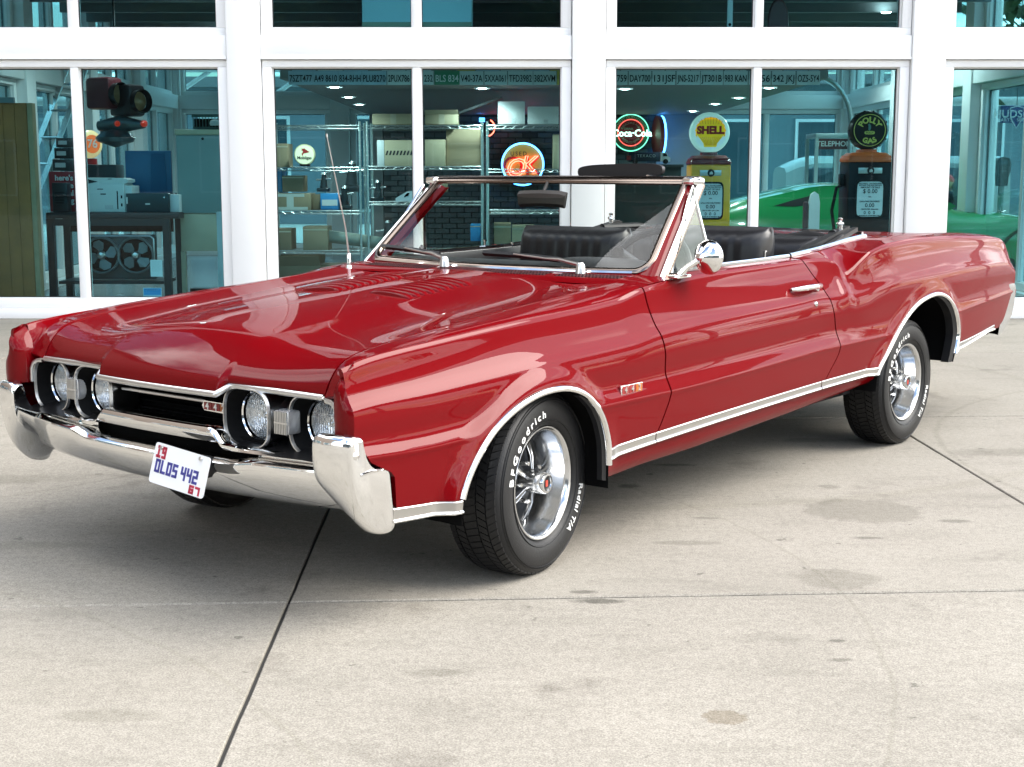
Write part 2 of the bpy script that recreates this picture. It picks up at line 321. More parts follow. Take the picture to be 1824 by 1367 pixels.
def run(origin, ang, edges, posts, facade=True, fm=None):
    """one glazed wall; local x along the wall, local y pointing indoors. edges: list of bay (x0,x1)"""
    fm = fm or WHITE; M = Matrix.Translation(origin) @ Matrix.Rotation(ang, 4, 'Z')
    def put(mb, name, m, parent=None, **k): mb.xf(M); return sb(mb, name, m, parent, **k)
    xa, xb = posts[0]-.16, posts[-1]+.16
    for p in posts: put(MB().box(p-.145, p+.145, -.15, .17, 0, 5.3, b=.006), 'column', fm)
    for a, b in edges:
        put(MB().box(a+.002, b-.002, -.13, .15, Z3+.003, Z4-.003, b=.005), 'transom_beam', fm)
        put(MB().box(a+.002, b-.002, -.142, .10, Z3+.004, Z3+.024), 'drip_edge', fm)
        put(MB().box(a+.002, b-.002, -.12, .15, 0, Z0-.003, b=.004), 'sill_wall', fm)
        put(MB().box(a+.002, b-.002, -.13, .15, 4.62, 5.28, b=.005), 'head_beam', fm)
        for (zl, zh) in ((Z0, Z3), (Z4, 4.62)):
            s_ = .088; mid = (a+b)/2; mw = .036; m = MB(); e = .006
            lo = (Z1-Z0) if zl == Z0 else (Z5-Z4); hi = (Z3-Z2) if zl == Z0 else .09
            m.box(a+e, b-e, -.10, .06, zl, zl+lo, b=.006); m.box(a+e, b-e, -.10, .06, zh-hi, zh-.002, b=.006)
            m.box(a+e, a+s_, -.10, .06, zl+lo, zh-hi, b=.004); m.box(b-s_, b-e, -.10, .06, zl+lo, zh-hi, b=.004)
            
            if b-a > 1.9: m.box(mid-mw, mid+mw, -.092, .055, zl+lo, zh-hi, b=.006)
            # inner glazing beads
            HALF = ((a+s_, mid-mw), (mid+mw, b-s_)) if b-a > 1.9 else ((a+s_, b-s_),)
            for q0, q1 in HALF:
                g = .009
                for bx_ in ((q0, q0+g, zl+lo, zh-hi), (q1-g, q1, zl+lo, zh-hi), (q0+g, q1-g, zl+lo, zl+lo+g), (q0+g, q1-g, zh-hi-g, zh-hi)): m.box(bx_[0], bx_[1], -.055, .03, bx_[2], bx_[3])
            wn = put(m, 'window', fm, sharp=30)
            for q0, q1 in HALF:
                g = .009; ra, rb_ = random.uniform(-.0016, .0016), random.uniform(-.0016, .0016)
                pm = MB().box(q0+.004, q1-.004, -.008, .002, zl+lo+.004, zh-hi-.004); cx_, cz_ = (q0+q1)/2, (zl+zh)/2
                pm.v = [(x, y+(x-cx_)*ra+(z-cz_)*rb_, z) for x, y, z in pm.v]
                put(pm, 'pane', PANEG, wn, smooth=False); gk = MB()
                for a0, a1, b0, b1 in ((q0+g, q0+g+.007, zl+lo+g, zh-hi-g), (q1-g-.007, q1-g, zl+lo+g, zh-hi-g), (q0+g+.007, q1-g-.007, zl+lo+g, zl+lo+g+.006), (q0+g+.007, q1-g-.007, zh-hi-g-.009, zh-hi-g)): gk.box(a0, a1, -.03, -.012, b0, b1)
                put(gk, 'gasket', mat('rubber_gasket', (.02, .022, .024), .6), wn, smooth=False)
PX = [xu(-174), xu(435), xu(1048.5), xu(1652)]; PX.append(PX[-1]+1.66)
XL, XR, YB_ = PX[0], PX[-1], 22.2
run((0, YF, 0), 0, [(a+.147, b-.147) for a, b in zip(PX[:-1], PX[1:])], PX)
def bays(L_, n): p = [L_*i/n for i in range(n+1)]; return [(a+.147, b-.147) for a, b in zip(p[:-1], p[1:])], p
e_, p_ = bays(YB_-YF-.35, 3); run((XR-.02, YF+.34, 0), math.pi/2, e_, p_[1:], False)
e_, p_ = bays(YB_-YF-.35, 4); run((XL+.02, YB_, 0), -math.pi/2, e_, p_[:-1], False)
LB = XR-XL; e_, p_ = bays(LB, 4); run((XR, YB_, 0), math.pi, e_, p_, False)
sb(MB().box(XL, XR, YF+.18, YB_-.18, -.2, .012), 'showroom_floor', mat('showroom_tile', (.16, .165, .17), .25, var=.1, vscale=2), smooth=False)
CLAD = mat('dark_cladding', (.014, .013, .0125), .8, spec=.05, var=.15)  # upper storey is out of view, kept dark for the windscreen reflection
for k in range(12): x = XL+(XR-XL)*k/12; sb(MB().box(x+.008, x+(XR-XL)/12-.008, YF-.10, YF+.2, 5.32, 11.2), 'cladding_panel', CLAD, smooth=False)
sb(MB().box(XL, XR, YF+.21, YB_, 5.32, 11.2), 'unseen_upper_storey', CLAD, smooth=False)
sb(MB().box(XL-3.4, XR+.8, YF-4.4, YB_+.3, 11.22, 11.6), 'roof', mat('added_dark_overhang', (.035, .032, .030), .8, spec=.05), smooth=False)  # unseen roof, overhang stretched forward and left so the windscreen mirrors dark
sb(MB().box(XL+.2, XR-.2, YF+.3, YB_-.25, 3.22, 3.28), 'ceiling', mat('ceiling_dark', (.06, .065, .07), .8), smooth=False)
for k in range(9): sb(MB().box(XL+.2, XR-.2, 13.3+k*1.0, 13.36+k*1.0, 3.08, 3.215), 'ceiling_joist', mat('joist_grey', (.16, .18, .19), .5), smooth=False)
# dropped ceiling over the centre with its downlights
CX0, CX1, CZ_ = -2.10, 2.86, 2.13
sb(MB().box(CX0, CX1, 12.98, YB_-.2, CZ_, CZ_+.06), 'dropped_ceiling', mat('soffit_board', (.20, .205, .21), .6), smooth=False)
sb(MB().box(CX0, CX1, 12.97, 13.03, CZ_-.001, CZ_+.42), 'bulkhead', mat('bulkhead_grey', (.25, .26, .26), .6), smooth=False)
LIT = mat('lit_lamp', (1, 1, 1), .5, emit=(1, .97, .92), es=16)
for u, v in ((596, 154), (621, 172), (640, 185), (859, 156), (1113, 157), (1234, 197), (1274, 184), (1316, 173), (1370, 155)):
    y = (CAMZ-CZ_)/((at(u, v, 1).z-CAMZ))*-1; p = at(u, v, y); m = MB(); m.lathe([(.085, 0), (.082, -.012), (.06, -.004), (.055, .0)], 24, (p.x, p.y, CZ_-.001)); o = sb(m, 'downlight', WHITE)
    m = MB(); m.lathe([(0, -.018), (.035, -.014), (.056, -.003)], 20, (p.x, p.y, CZ_-.002)); sb(m, 'bulb', LIT, o)
    ld = bpy.data.lights.new('downlight_beam', 'SPOT'); ld.energy = 15; ld.spot_size = R(150); ld.spot_blend = .6; ld.shadow_soft_size = .05; ld.color = (1, .95, .86); lo_ = bpy.data.objects.new('downlight_beam', ld); lo_.location = (p.x, p.y, CZ_-.04); COL.objects.link(lo_)
for x, y in ((-3.6, 14.8), (-3.6, 18), (4.2, 16.2), (4.2, 19)):
    m = MB(); m.lathe([(0, -.012), (.04, -.010), (.055, 0)], 20, (x, y, 3.07)); sb(m, 'ceiling_lamp', LIT)
    ld = bpy.data.lights.new('ceiling_lamp_beam', 'SPOT'); ld.energy = 34; ld.spot_size = R(160); ld.spot_blend = .6; ld.shadow_soft_size = .08; ld.color = (1, .96, .9); lo_ = bpy.data.objects.new('ceiling_lamp_beam', ld); lo_.location = (x, y, 3.02); COL.objects.link(lo_)
# brick back wall, every brick proud of its joint
BX0, BX1 = -1.9, 2.12; sb(MB().box(BX0, BX1, 21.02, 21.25, 0, CZ_), 'back_wall', mat('mortar', (.10, .11, .115), .9), smooth=False)
BRM = [mat('painted_brick_%s' % n, c, .75, bump=.4, bscale=30) for n, c in (('slate', (.17, .18, .19)), ('grey', (.21, .22, .225)), ('dark', (.12, .13, .14)))]
bm_ = {}; random.seed(11)
def cube_mesh(m, sx_, sy_, sz_): return MB().box(-sx_/2, sx_/2, -sy_/2, sy_/2, -sz_/2, sz_/2, b=.006).mesh('brick', m, smooth=False)
bk = [cube_mesh(mt_, .205, .05, .066) for mt_ in BRM]; cnt = 0; rest = MB()
for r_ in range(int(CZ_/.078)):
    z = .04+r_*.078; off = .1085*(r_ % 2)
    for c_ in range(20):
        x = BX0+.105+off+c_*.217
        if x+.1 > BX1: continue
        jy = random.uniform(-.006, .004)
        if z > 1.25 and x > -.75:
            o = bpy.data.objects.new('brick', random.choice(bk)); o.location = (x, 21.0+jy-YF, z); link(o, SHOW); cnt += 1
        else: rest.box(x-.1, x+.1, 20.978+jy, 21.02, z-.033, z+.033)
sb(rest, 'brickwork', BRM[0], kind='stuff', smooth=False)
sb(MB().box(BX1+.01, 2.86, 21.0, 21.2, 0, CZ_-.002), 'plaster_wall', mat('plaster', (.30, .31, .32), .7), smooth=False)
sb(MB().box(-2.1, BX0-.01, 21.0, 21.2, 0, CZ_-.002), 'plaster_wall', mat('plaster'), smooth=False)
# ------------------------------------------------------------------ outside, seen through the glass and in reflections
PIPE = mat('white_pipe_paint', (.75, .76, .76), .4)
def truss(p0, p1, n, h, r, label):
    p0, p1 = Vector(p0), Vector(p1); t = empty('canopy_truss', p0, label, 'truss', 'white pipe trusses outside the showroom'); d = p1-p0; up = Vector((0, 0, h))
    for q in (Vector(), up): MB().tube([q, q+d], r, 12).build('chord', PIPE, t)
    for i in range(n):
        a = d*(i/n); b = d*((i+.5)/n); c = d*((i+1)/n)
        MB().tube([a, b+up], r*.5, 8).build('web', PIPE, t); MB().tube([b+up, c], r*.5, 8).build('web', PIPE, t)
    for k in (.02, .5, .98): MB().tube([d*k, Vector((d.x*k, d.y*k, -p0.z))], r*1.25, 12).build('post', PIPE, t)
truss((-14, 27, 2.62), (14, 27, 2.62), 15, .62, .085, 'white pipe truss running across behind the back windows')
truss((-9.0, 13, 2.62), (-9.0, 26, 2.62), 7, .62, .085, 'white pipe truss running back outside the windows of the traffic light side')
truss((10.2, 13, 2.62), (10.2, 26, 2.62), 7, .62, .085, 'white pipe truss running back outside the windows of the parking meter side')
def plain_building(x0, x1, y, h_, label, col, n):
    t = empty('backdrop_building', ((x0+x1)/2, y, 0), label, 'building'); w2 = (x1-x0)/2; mt_ = mat('cladding_%d' % n, col, .6, var=.08, vscale=.6)
    MB().box(-w2, w2, 0, 6, 0, h_).build('wall', mt_, t, smooth=False); MB().box(-w2-.2, w2+.2, -.4, 6.2, h_, h_+.25).build('roof', mat('roof_grey', (.22, .23, .24), .6), t, smooth=False)
    k = int((x1-x0)/3.2)
    for i in range(k):
        cx = -w2+(i+.5)*(x1-x0)/k; f = MB().box(cx-1.15, cx+1.15, -.06, .02, .3, 2.7).build('window', mat('white_frame_paint'), t, smooth=False)
        MB().box(cx-1.07, cx+1.07, -.075, -.05, .38, 2.62).build('pane', mat('dark_window', (.05, .09, .11), .08), f, smooth=False)
    return t
plain_building(-26, -1.5, 36, 3.4, 'low grey-blue building beyond the back windows, left part', (.20, .25, .29), 1)
plain_building(0.5, 30, 38, 3.6, 'low dark teal building beyond the back windows, right part', (.14, .21, .24), 2)
BARK = mat('bark', (.10, .075, .055), .9, var=.3); LEAF = [mat('leaf_%s' % n, c, .55) for n, c in (('green', (.045, .085, .022)), ('olive', (.07, .10, .03)))]
def tree(loc, h_, rad, seed, label, n=2600):
    rg = np.random.default_rng(seed); t = empty('shade_tree', loc, label, 'tree', 'trees round the forecourt')
    m = MB(); m.tube([(0, 0, 0), (.08, .05, h_*.3), (-.05, .1, h_*.6), (0, 0, h_*.85)], [h_*.035, h_*.028, h_*.018, h_*.006], 9)
    for k in range(7):
        a = rg.uniform(0, 6.28); z = h_*rg.uniform(.35, .6); e_ = rad*rg.uniform(.5, .85); m.tube([(0, .05, z), (math.cos(a)*e_*.5, math.sin(a)*e_*.5, z+h_*.12), (math.cos(a)*e_, math.sin(a)*e_, z+h_*.2)], [h_*.014, h_*.009, h_*.003], 6)
    m.build('trunk', BARK, t)
    cl = rg.normal(0, 1, (26, 3)); cl /= np.linalg.norm(cl, axis=1)[:, None]; cl *= rg.uniform(.35, 1, (26, 1))**.5; m = MB()
    for i in range(n):
        c = cl[i % 26]*np.array([rad*.8, rad*.8, h_*.27])+np.array([0, 0, h_*.68])+rg.normal(0, 1, 3)*rad*.16
        a = rg.normal(0, 1, 3); a /= np.linalg.norm(a); b = np.cross(a, rg.normal(0, 1, 3)); b /= np.linalg.norm(b)+1e-9; s_ = rg.uniform(.10, .2)
        m.add([c-a*s_, c+b*s_*.5, c+a*s_, c-b*s_*.5], [(0, 1, 2, 3)], int(rg.integers(0, 2)))
    m.build('crown', LEAF, t, smooth=False, fix=False, kind='stuff')
for i, (x, y, h_, r_, lab) in enumerate(((44, 17, 6.5, 2.8, 'green shade tree past the forecourt, mirrored in the car side'), (50, 27, 8, 3.4, 'tall shade tree past the showroom end, mirrored in the rear quarter'), (42, 9, 6, 2.6, 'small shade tree past the forecourt, mirrored in the door'), (-9.8, 17, 9, 3.2, 'tall leafy tree beside the forecourt, mirrored in the windscreen'), (-16, 24, 9, 3.6, 'leafy tree outside the wooden board corner of the showroom'), (-9, -22, 8, 3.5, 'shade tree across the road, mirrored in the shop glass'), (4, -26, 9, 4, 'broad shade tree across the road, mirrored in the shop glass'), (15, -20, 8, 3.4, 'tall shade tree across the road, mirrored in the shop glass'), (9.5, 24, 7.5, 2.6, 'leafy tree outside the parking meter corner of the showroom'))):
    tree((x, y, 0), h_, r_, 40+i, lab, 7000 if h_ == 11 else 2600)
plain_building(-34, 36, -36, 8.5, 'long dark building added across the road, unseen, keeping bright sky out of the shop glass', (.055, .06, .06), 3).rotation_euler = (0, 0, math.pi)  # added behind the camera to block the bright horizon from pane reflections
sd_ = plain_building(-14, 14, 0, 14, 'tall plain building added left of the forecourt, unseen, darkening the reflection in the red nose', (.10, .075, .06), 4); sd_.location = (-18, 8.5, 0); sd_.rotation_euler = (0, 0, math.pi/2)  # unseen block put in so the nose of the car reflects something dark
# unseen canopy added on the right, to darken the reflection in the car side
t = empty('reflection_canopy', (16.5, 7.5, 0), 'dark metal canopy on white posts, added out of view to darken the reflection in the car side', 'canopy'); DK = mat('metal_deck', (.07, .08, .085), .5, .2)
for i in range(28): x = -3.9+i*.28; MB().box(x, x+.14, -4.6, 4.6, 5.20, 5.26).build('rib', DK, t, smooth=False)
MB().box(-4, 4, -4.7, 4.7, 5.26, 5.32).build('deck', DK, t, smooth=False)
for y in (-4.6, 0, 4.6): MB().box(-4.1, 4.1, y-.09, y+.09, 4.92, 5.20).build('beam', mat('canopy_beam', (.10, .11, .11), .5), t, smooth=False)
for x in (2.6,):
    for y in (-4.3, 4.3): MB().tube([(x, y, 0), (x, y, 4.92)], .09, 14).build('post', PIPE, t)
# ================================================================== the red convertible
CARX, CARY, CARPSI = -0.54937, 4.94857, 0.6742776
CAR = empty('convertible_car', (CARX, CARY, -.035), 'red open convertible with chrome bumper and white-lettered tyres parked on the concrete', 'car', rz=math.pi/2-CARPSI)
def cb_(mb, name, m, parent=None, sgn=1, **k):
    """car builder: author in X rearward, Y to the driver's side, Z up"""
    mb.v = [(x, -y*sgn, z) for x, y, z in mb.v]
    if sgn > 0: mb.f = [f[::-1] for f in mb.f]
    return mb.build(name, m, parent or CAR, **k)
ZC = pchip([(-.90,.785),(-.862,.795),(-.762,.815),(-.491,.839),(-.14,.864),(.427,.895),(.60,.924),(1.03,.951),(1.6,.960),(1.84,.964),(1.99,.963),(2.05,.953),(2.09,.926),(2.125,.896),(2.165,.909),(2.24,.947),(2.33,.981),(2.57,1.012),(2.85,1.020),(3.2,1.016),(3.5,1.006),(3.85,.990),(4.05,.972),(4.14,.945),(4.2,.905),(4.3,.85)])
ZCS = pchip([(1.0,0),(1.84,0),(2.0,-.002),(2.125,.052),(2.26,.012),(2.42,0),(4.3,0)])
YC = pchip([(-.90,.790),(-.862,.797),(-.75,.800),(-.4,.805),(.1,.808),(.6,.805),(1.2,.803),(1.84,.803),(2.0,.812),(2.1,.840),(2.2,.860),(2.3,.868),(2.6,.870),(3.0,.868),(3.5,.855),(3.9,.838),(4.1,.825),(4.3,.805)])
ZR = pchip([(-.9,.552),(-.62,.545),(-.4,.552),(.28,.562),(.6,.562),(1.9,.595),(2.5,.603),(3.27,.645),(3.76,.668),(4.25,.682)])
YS = pchip([(-.9,.822),(-.5,.838),(0,.855),(.6,.858),(1.5,.857),(1.9,.862),(2.1,.880),(2.6,.905),(3.1,.905),(3.6,.892),(4,.868),(4.25,.845)])
YB = pchip([(-.9,.840),(-.5,.868),(0,.888),(.6,.892),(1.8,.892),(2.3,.915),(3.1,.924),(3.6,.908),(4.0,.880),(4.25,.855)])
YW = pchip([(-.9,.837),(-.5,.866),(0,.886),(.6,.889),(1.8,.890),(2.3,.912),(3.1,.921),(3.6,.905),(4.0,.876),(4.25,.850)])
YR = pchip([(-.9,.853),(-.5,.885),(0,.908),(.6,.913),(1.8,.914),(2.3,.925),(3.1,.932),(3.6,.914),(4.0,.884),(4.25,.858)])
TT = pchip([(-.78,.390),(-.49,.376),(.25,.411),(.534,.422),(1.794,.456),(2.32,.466),(3.28,.480),(3.9,.519)])
TB = pchip([(-.78,.346),(-.50,.337),(.25,.373),(.54,.386),(1.78,.421),(2.3,.431),(3.2,.441),(3.8,.491)])
ARCHF = [(-.492,.30),(-.488,.352),(-.462,.42),(-.409,.492),(-.330,.560),(-.222,.612),(-.100,.640),(.030,.637),(.135,.600),(.212,.530),(.250,.445),(.258,.375),(.258,.28)]
ARCHR = [(2.30,.36),(2.318,.434),(2.425,.525),(2.560,.630),(2.700,.702),(2.858,.738),(3.000,.740),(3.120,.704),(3.212,.635),(3.250,.545),(3.232,.470),(3.20,.40)]
def smoothpoly(p, n=90): return crom(np.array(p), n)
AF, AR = smoothpoly(ARCHF), smoothpoly(ARCHR)
def polydist(px, pz, P):
    px = np.asarray(px)[..., None]; pz = np.asarray(pz)[..., None]
    a = P[:-1]; b = P[1:]; d = b-a; t = ((px-a[:, 0])*d[:, 0]+(pz-a[:, 1])*d[:, 1])/(d**2).sum(1); t = np.clip(t, 0, 1)
    return np.sqrt((px-a[:, 0]-t*d[:, 0])**2+(pz-a[:, 1]-t*d[:, 1])**2).min(-1)
def cromseg(P, counts):
    k = P.shape[-2]; Q = np.concatenate([2*P[..., :1, :]-P[..., 1:2, :], P, 2*P[..., -1:, :]-P[..., -2:-1, :]], -2)
    sg = np.linalg.norm(np.diff(Q, axis=-2), axis=-1)[..., None]; o = []
    for i in range(k-1):
        n = counts[i]+(1 if i == k-2 else 0)
        s0, s1, s2 = sg[..., i, :], sg[..., i+1, :], sg[..., i+2, :]
        d1 = (Q[..., i+2, :]-Q[..., i, :])*s1/(s0+s1+1e-9); d2 = (Q[..., i+3, :]-Q[..., i+1, :])*s1/(s1+s2+1e-9)
        for t in (np.arange(n)/counts[i]):
            o.append(P[..., i, :]*(1+2*t)*(1-t)**2+d1*t*(1-t)**2+P[..., i+1, :]*t*t*(3-2*t)+d2*t*t*(t-1))
    return np.stack(o, -2)
XT = np.linspace(-.9, 4.30, 1400)
def section_table():
    x = XT; zc, yc, zr, ys, yb, yw, yr = ZC(x), YC(x), ZR(x), YS(x), YB(x), YW(x), YR(x); H = zc-zr; zt = (TT(x)+TB(x))/2; zs = zc+ZCS(x); HS = zs-zr; zb = TB(x)+.004
    L_ = lambda y, z: np.stack([y, z], -1)
    P = np.stack([L_(yc, zc), L_(yc+.007, zc-.009), L_(yc+(ys-yc)*.5, (zc-.009+zs-.36*HS)/2), L_(ys, zs-.36*HS), L_((ys+yb)/2+.006, zs-.47*HS), L_(yb, zs-.62*HS), L_(yw, zs-.83*HS),
                  L_(yr-.004, zr+.010), L_(yr, zr-.002), L_(yr-.003, zr-.016), L_(yr-.014, zt+.03), L_(yr-.022, zb)], 1)
    T = cromseg(P, [2, 5, 5, 5, 6, 7, 6, 3, 3, 8, 4])
    Y, Z = T[..., 0], T[..., 1]; X = np.repeat(x[:, None], Y.shape[1], 1)
    for A in (AF, AR):
        d = polydist(X, Z, A); t = np.clip((d-.014)/.066, 0, 1); s = 1-t*t*(3-2*t)
        Ya = .907 if A is AF else .932
        Y = Y*(1-s)+np.maximum(Ya, Y)*s
        # the ledge dissolves into the flare
    return Y, Z
TY, TZ = section_table(); NV = TY.shape[1]
def rowY(x, j): return np.interp(x, XT, TY[:, j])
def rowZ(x, j): return np.interp(x, XT, TZ[:, j])
def sideY(x, z):
    i = np.clip(np.searchsorted(XT, x), 0, len(XT)-1); return float(np.interp(-z, -TZ[i], TY[i]))
def bound(pts): 
    p = sorted(pts); zz_ = [q[0] for q in p]; xx = [q[1] for q in p]; return (lambda z: np.interp(z, zz_, xx)) if len(p) > 9 else pchip(p)
FX0 = bound([(.80,-.862),(.75,-.860),(.62,-.862),(.578,-.840),(.540,-.818),(.520,-.790),(.506,-.745),(.479,-.722),(.397,-.712),(.324,-.695)])
DX0 = bound([(.93,.603),(.84,.606),(.678,.628),(.557,.636),(.47,.600),(.416,.568),(.38,.55)])
DX1 = bound([(.970,1.800),(.905,1.855),(.844,1.903),(.742,1.936),(.62,1.968),(.586,1.968),(.478,1.885),(.417,1.832),(.39,1.815)])
QX1 = bound([(.975,4.09),(.94,4.15),(.90,4.20),(.75,4.255),(.66,4.275),(.59,4.25),(.47,4.05),(.44,3.98)])
def panel(b0, b1, nx, o0=0, o1=0):
    P = np.zeros((nx, NV, 3)); s = np.linspace(0, 1, nx)
    for j in range(NV):
        x0 = 0.; x1 = 1.
        z0 = z1 = TZ[600, j]; x0 = b0(z0); x1 = b1(z1)
        for _ in range(4): x0 = b0(rowZ(x0, j)); x1 = b1(rowZ(x1, j))
        x = (x0+o0)+(x1+o1-x0-o0)*s
        P[:, j, 0] = x; P[:, j, 1] = rowY(x, j); P[:, j, 2] = rowZ(x, j)
    return P
def inpoly(x, z, P):
    P = np.asarray(P); c = False; n = len(P); j = n-1
    for i in range(n):
        if (P[i][1] > z) != (P[j][1] > z) and x < (P[j][0]-P[i][0])*(z-P[i][1])/(P[j][1]-P[i][1])+P[i][0]: c = not c
        j = i
    return c
def cut(P, A):
    """faces of grid P with those inside the wheel arch removed and the rim pulled to the arch line"""
    nx, nv = P.shape[:2]; poly = list(map(tuple, A))+[(A[-1][0], -1), (A[0][0], -1)]
    ins = np.zeros((nx, nv), bool); bx0, bx1 = A[:, 0].min(), A[:, 0].max(); bz = A[:, 1].max()
    for i in range(nx):
        for j in range(nv):
            if bx0-.05 < P[i, j, 0] < bx1+.05 and P[i, j, 2] < bz+.05: ins[i, j] = inpoly(P[i, j, 0], P[i, j, 2], poly)
    keep = []
    for i in range(nx-1):
        for j in range(nv-1):
            c = int(ins[i, j])+int(ins[i+1, j])+int(ins[i, j+1])+int(ins[i+1, j+1])
            if c < 4: keep.append((i, j))
    Q = P.copy()
    used = set()
    for i, j in keep:
        for q in ((i, j), (i+1, j), (i, j+1), (i+1, j+1)): used.add(q)
    for (i, j) in used:
        if ins[i, j]:
            p = P[i, j, [0, 2]]; a = A[:-1]; d = A[1:]-a; t = np.clip(((p-a)*d).sum(1)/(d**2).sum(1), 0, 1); c = a+t[:, None]*d
            k = ((c-p)**2).sum(1).argmin(); Q[i, j, 0], Q[i, j, 2] = c[k]
            Q[i, j, 1] = sideY(*c[k])
    f = [(i*nv+j, (i+1)*nv+j, (i+1)*nv+j+1, i*nv+j+1) for i, j in keep]
    return Q, f
def rim_edges(mb, P, sides='lrtb', depth=.016):
    """fold the panel edges inwards so the cut lines read as real gaps"""
    nx, nv = P.shape[:2]
    def strip(E, din):
        a = np.array(E); b = a+din; mb.grid(np.stack([a, b]))
    inw = np.array([0, -depth, 0.0])
    if 'l' in sides: strip(P[0], inw)
    if 'r' in sides: strip(P[-1], inw)
def build_side(sgn):
    P = panel(FX0, DX0, 120, 0, -.0042); Q, f = cut(P, AF); m = MB(); m.add(Q.reshape(-1, 3), f)
    rim_edges(m, P); fend = cb_(m, 'front_fender', PAINT, sgn=sgn, sharp=30, fix=False)
    P = panel(DX0, DX1, 110, .0042, -.0042); m = MB(); m.grid(P); rim_edges(m, P)
    # top of the door, from the crest to the window channel
    xs = np.linspace(.605, 1.80, 60); G = np.stack([np.stack([xs, YC(xs)-(YC(xs)-.735)*t, ZC(xs)+.010*t], -1) for t in (0, .35, .7, 1)], 1); m.grid(G)
    door = cb_(m, 'door', PAINT, sgn=sgn, sharp=30, fix=False)
    P = panel(DX1, QX1, 170, .0042, 0); Q, f = cut(P, AR); m = MB(); m.add(Q.reshape(-1, 3), f); rim_edges(m, P)
    xs = np.linspace(1.806, 4.09, 130); yi = RIMY(xs); zi = RIMZ(xs)
    G = []
    for t in (0, .12, .3, .5, .7, .85, 1):
        y = YC(xs)*(1-t)+yi*t; zl = ZC(xs)*(1-t)+zi*t
        dip = np.clip((2.75-xs)/.45, 0, 1)*np.clip((xs-2.05)/.12, 0, 1)*.012*math.sin(math.pi*t)
        crown = np.clip((xs-2.4)/.5, 0, 1)*.010*math.sin(math.pi*min(t*1.2, 1))
        G.append(np.stack([xs, y, zl-dip+crown], -1))
    m.grid(np.stack(G, 1)); quarter = cb_(m, 'rear_quarter_panel', PAINT, sgn=sgn, sharp=30, fix=False)
    # fender top with the raised blade at its front end
    xs = np.linspace(-.808, .600, 110); yc = YC(xs); zc = ZC(xs); zg = GAPZ(xs); yg = .684
    k = np.clip((-.38-xs)/.36, 0, 1); k = k*k*(3-2*k)
    yb = (yg+(yc-yg)*.62)*(1-k)+(yc-.046)*k; zb = (zg+(zc-zg)*.62+.006)*(1-k)+(zg+(zc-zg)*.18)*k
    yb2 = (yg+(yc-yg)*.85)*(1-k)+(yc-.014)*k; zb2 = (zg+(zc-zg)*.86+.004)*(1-k)+(zc-.006)*k
    G = np.stack([np.stack([xs, xs*0+yg, zg-.012], -1), np.stack([xs, xs*0+yg+.002, zg], -1), np.stack([xs, (yg+yb)/2, (zg+zb)/2+.001], -1), np.stack([xs, yb, zb], -1), np.stack([xs, yb2, zb2], -1), np.stack([xs, yc-.007, zc+.0015*k], -1), np.stack([xs, yc, zc], -1)], 1)
    m = MB(); T = cromseg(G, [1, 4, 4, 4, 3, 2]); m.grid(T)
    # front lip of the top, rolled down towards the lamp bay
    E = T[0]; m.grid(np.stack([E, E+np.array([-.012, 0, -.018]), E+np.array([-.008, 0, -.026])])[:, :13])
    # blade front
    zs = np.linspace(.612, .800, 26); B = []
    for z in zs:
        q = max(0, (z-.745)/.055); back = .045*q*q
        yo = sideY(-.855, min(z, .785)); 
        yi2 = .7525+.033*min(1, max(0, (z-.724)/.075))
        B.append([(-.800, yi2-.001, z), (-.835+back, yi2, z), (-.858+back, yi2+.010, z), (-.872+back, yi2+.026, z), (-.875+back, (yi2+yo)/2+.012, z), (-.870+back, yo-.010, z), (-.861+back*.6, yo+.0005, z)])
    B = np.array(B); m.grid(B); top = B[-1]; E2 = T[0][np.round(np.linspace(12, 18, 7)).astype(int)]; m.grid(np.stack([top, (top+E2)/2+np.array([0, 0, .003]), E2]))
    cb_(m, 'fender_top', PAINT, sgn=sgn, sharp=48, fix=False)
    # wheel-arch mouldings, trims
    for A, nm in ((AF, 'wheel_arch_moulding'), (AR, 'wheel_arch_moulding')):
        A2 = A[6:-6] if A is AF else A[5:-3]
        pts = [(x, sideY(x, z)+.002, z) for x, z in A2]; m = MB()
        nr = [(0, 1, 0)]*len(pts)
        prof = [(-.003, -.03), (-.003, .003), (.001, .0075), (.006, .0085), (.012, .0065), (.017, .002), (.018, -.005)]
        m.sweep(pts, [(-a, b) for a, b in prof], nr)
        cb_(m, nm, CHROME, sgn=sgn, sharp=60)
        m = MB(); G = []
        for x, z in A: y = sideY(x, z); G.append([(x, y+.001, z), (x, y-.05, z), (x, .50, z)])
        m.grid(np.array(G)); cb_(m, 'wheel_well_liner', MATTE, sgn=sgn)
    Hf = [(x, .50, z) for x, z in AF]; Hr = [(x, .50, z) for x, z in AR]
    for H in (Hf, Hr):
        m = MB(); m.add([(H[0][0]-.02, .5, .36)]+[q for q in H if q[2] > .36]+[(H[-1][0]+.02, .5, .36)], [tuple(range(len([q for q in H if q[2] > .36])+2))]); cb_(m, 'inner_wheel_well', MATTE, sgn=sgn, smooth=False)
    def trim(x0, x1, cap0=0):
        xs = np.linspace(x0, x1, 30); G = []
        for x in xs:
            t, b = float(TT(x)), float(TB(x)); y = sideY(x, (t+b)/2)
            t += .003; G.append([(x, y-.012, t), (x, y+.006, t-.001), (x, y+.008, t-.004), (x, y+.0060, b+.013), (x, y+.0060, b+.011), (x, y+.0060, b+.006), (x, y+.0050, b+.001), (x, y-.012, b)])
        m = MB(); m.grid(np.array(G), closev=True); n = 8; k0 = (len(xs)-1)*n
        m.f += [tuple(range(n)), tuple(range(k0, k0+n))[::-1]]; m.m += [0, 0]
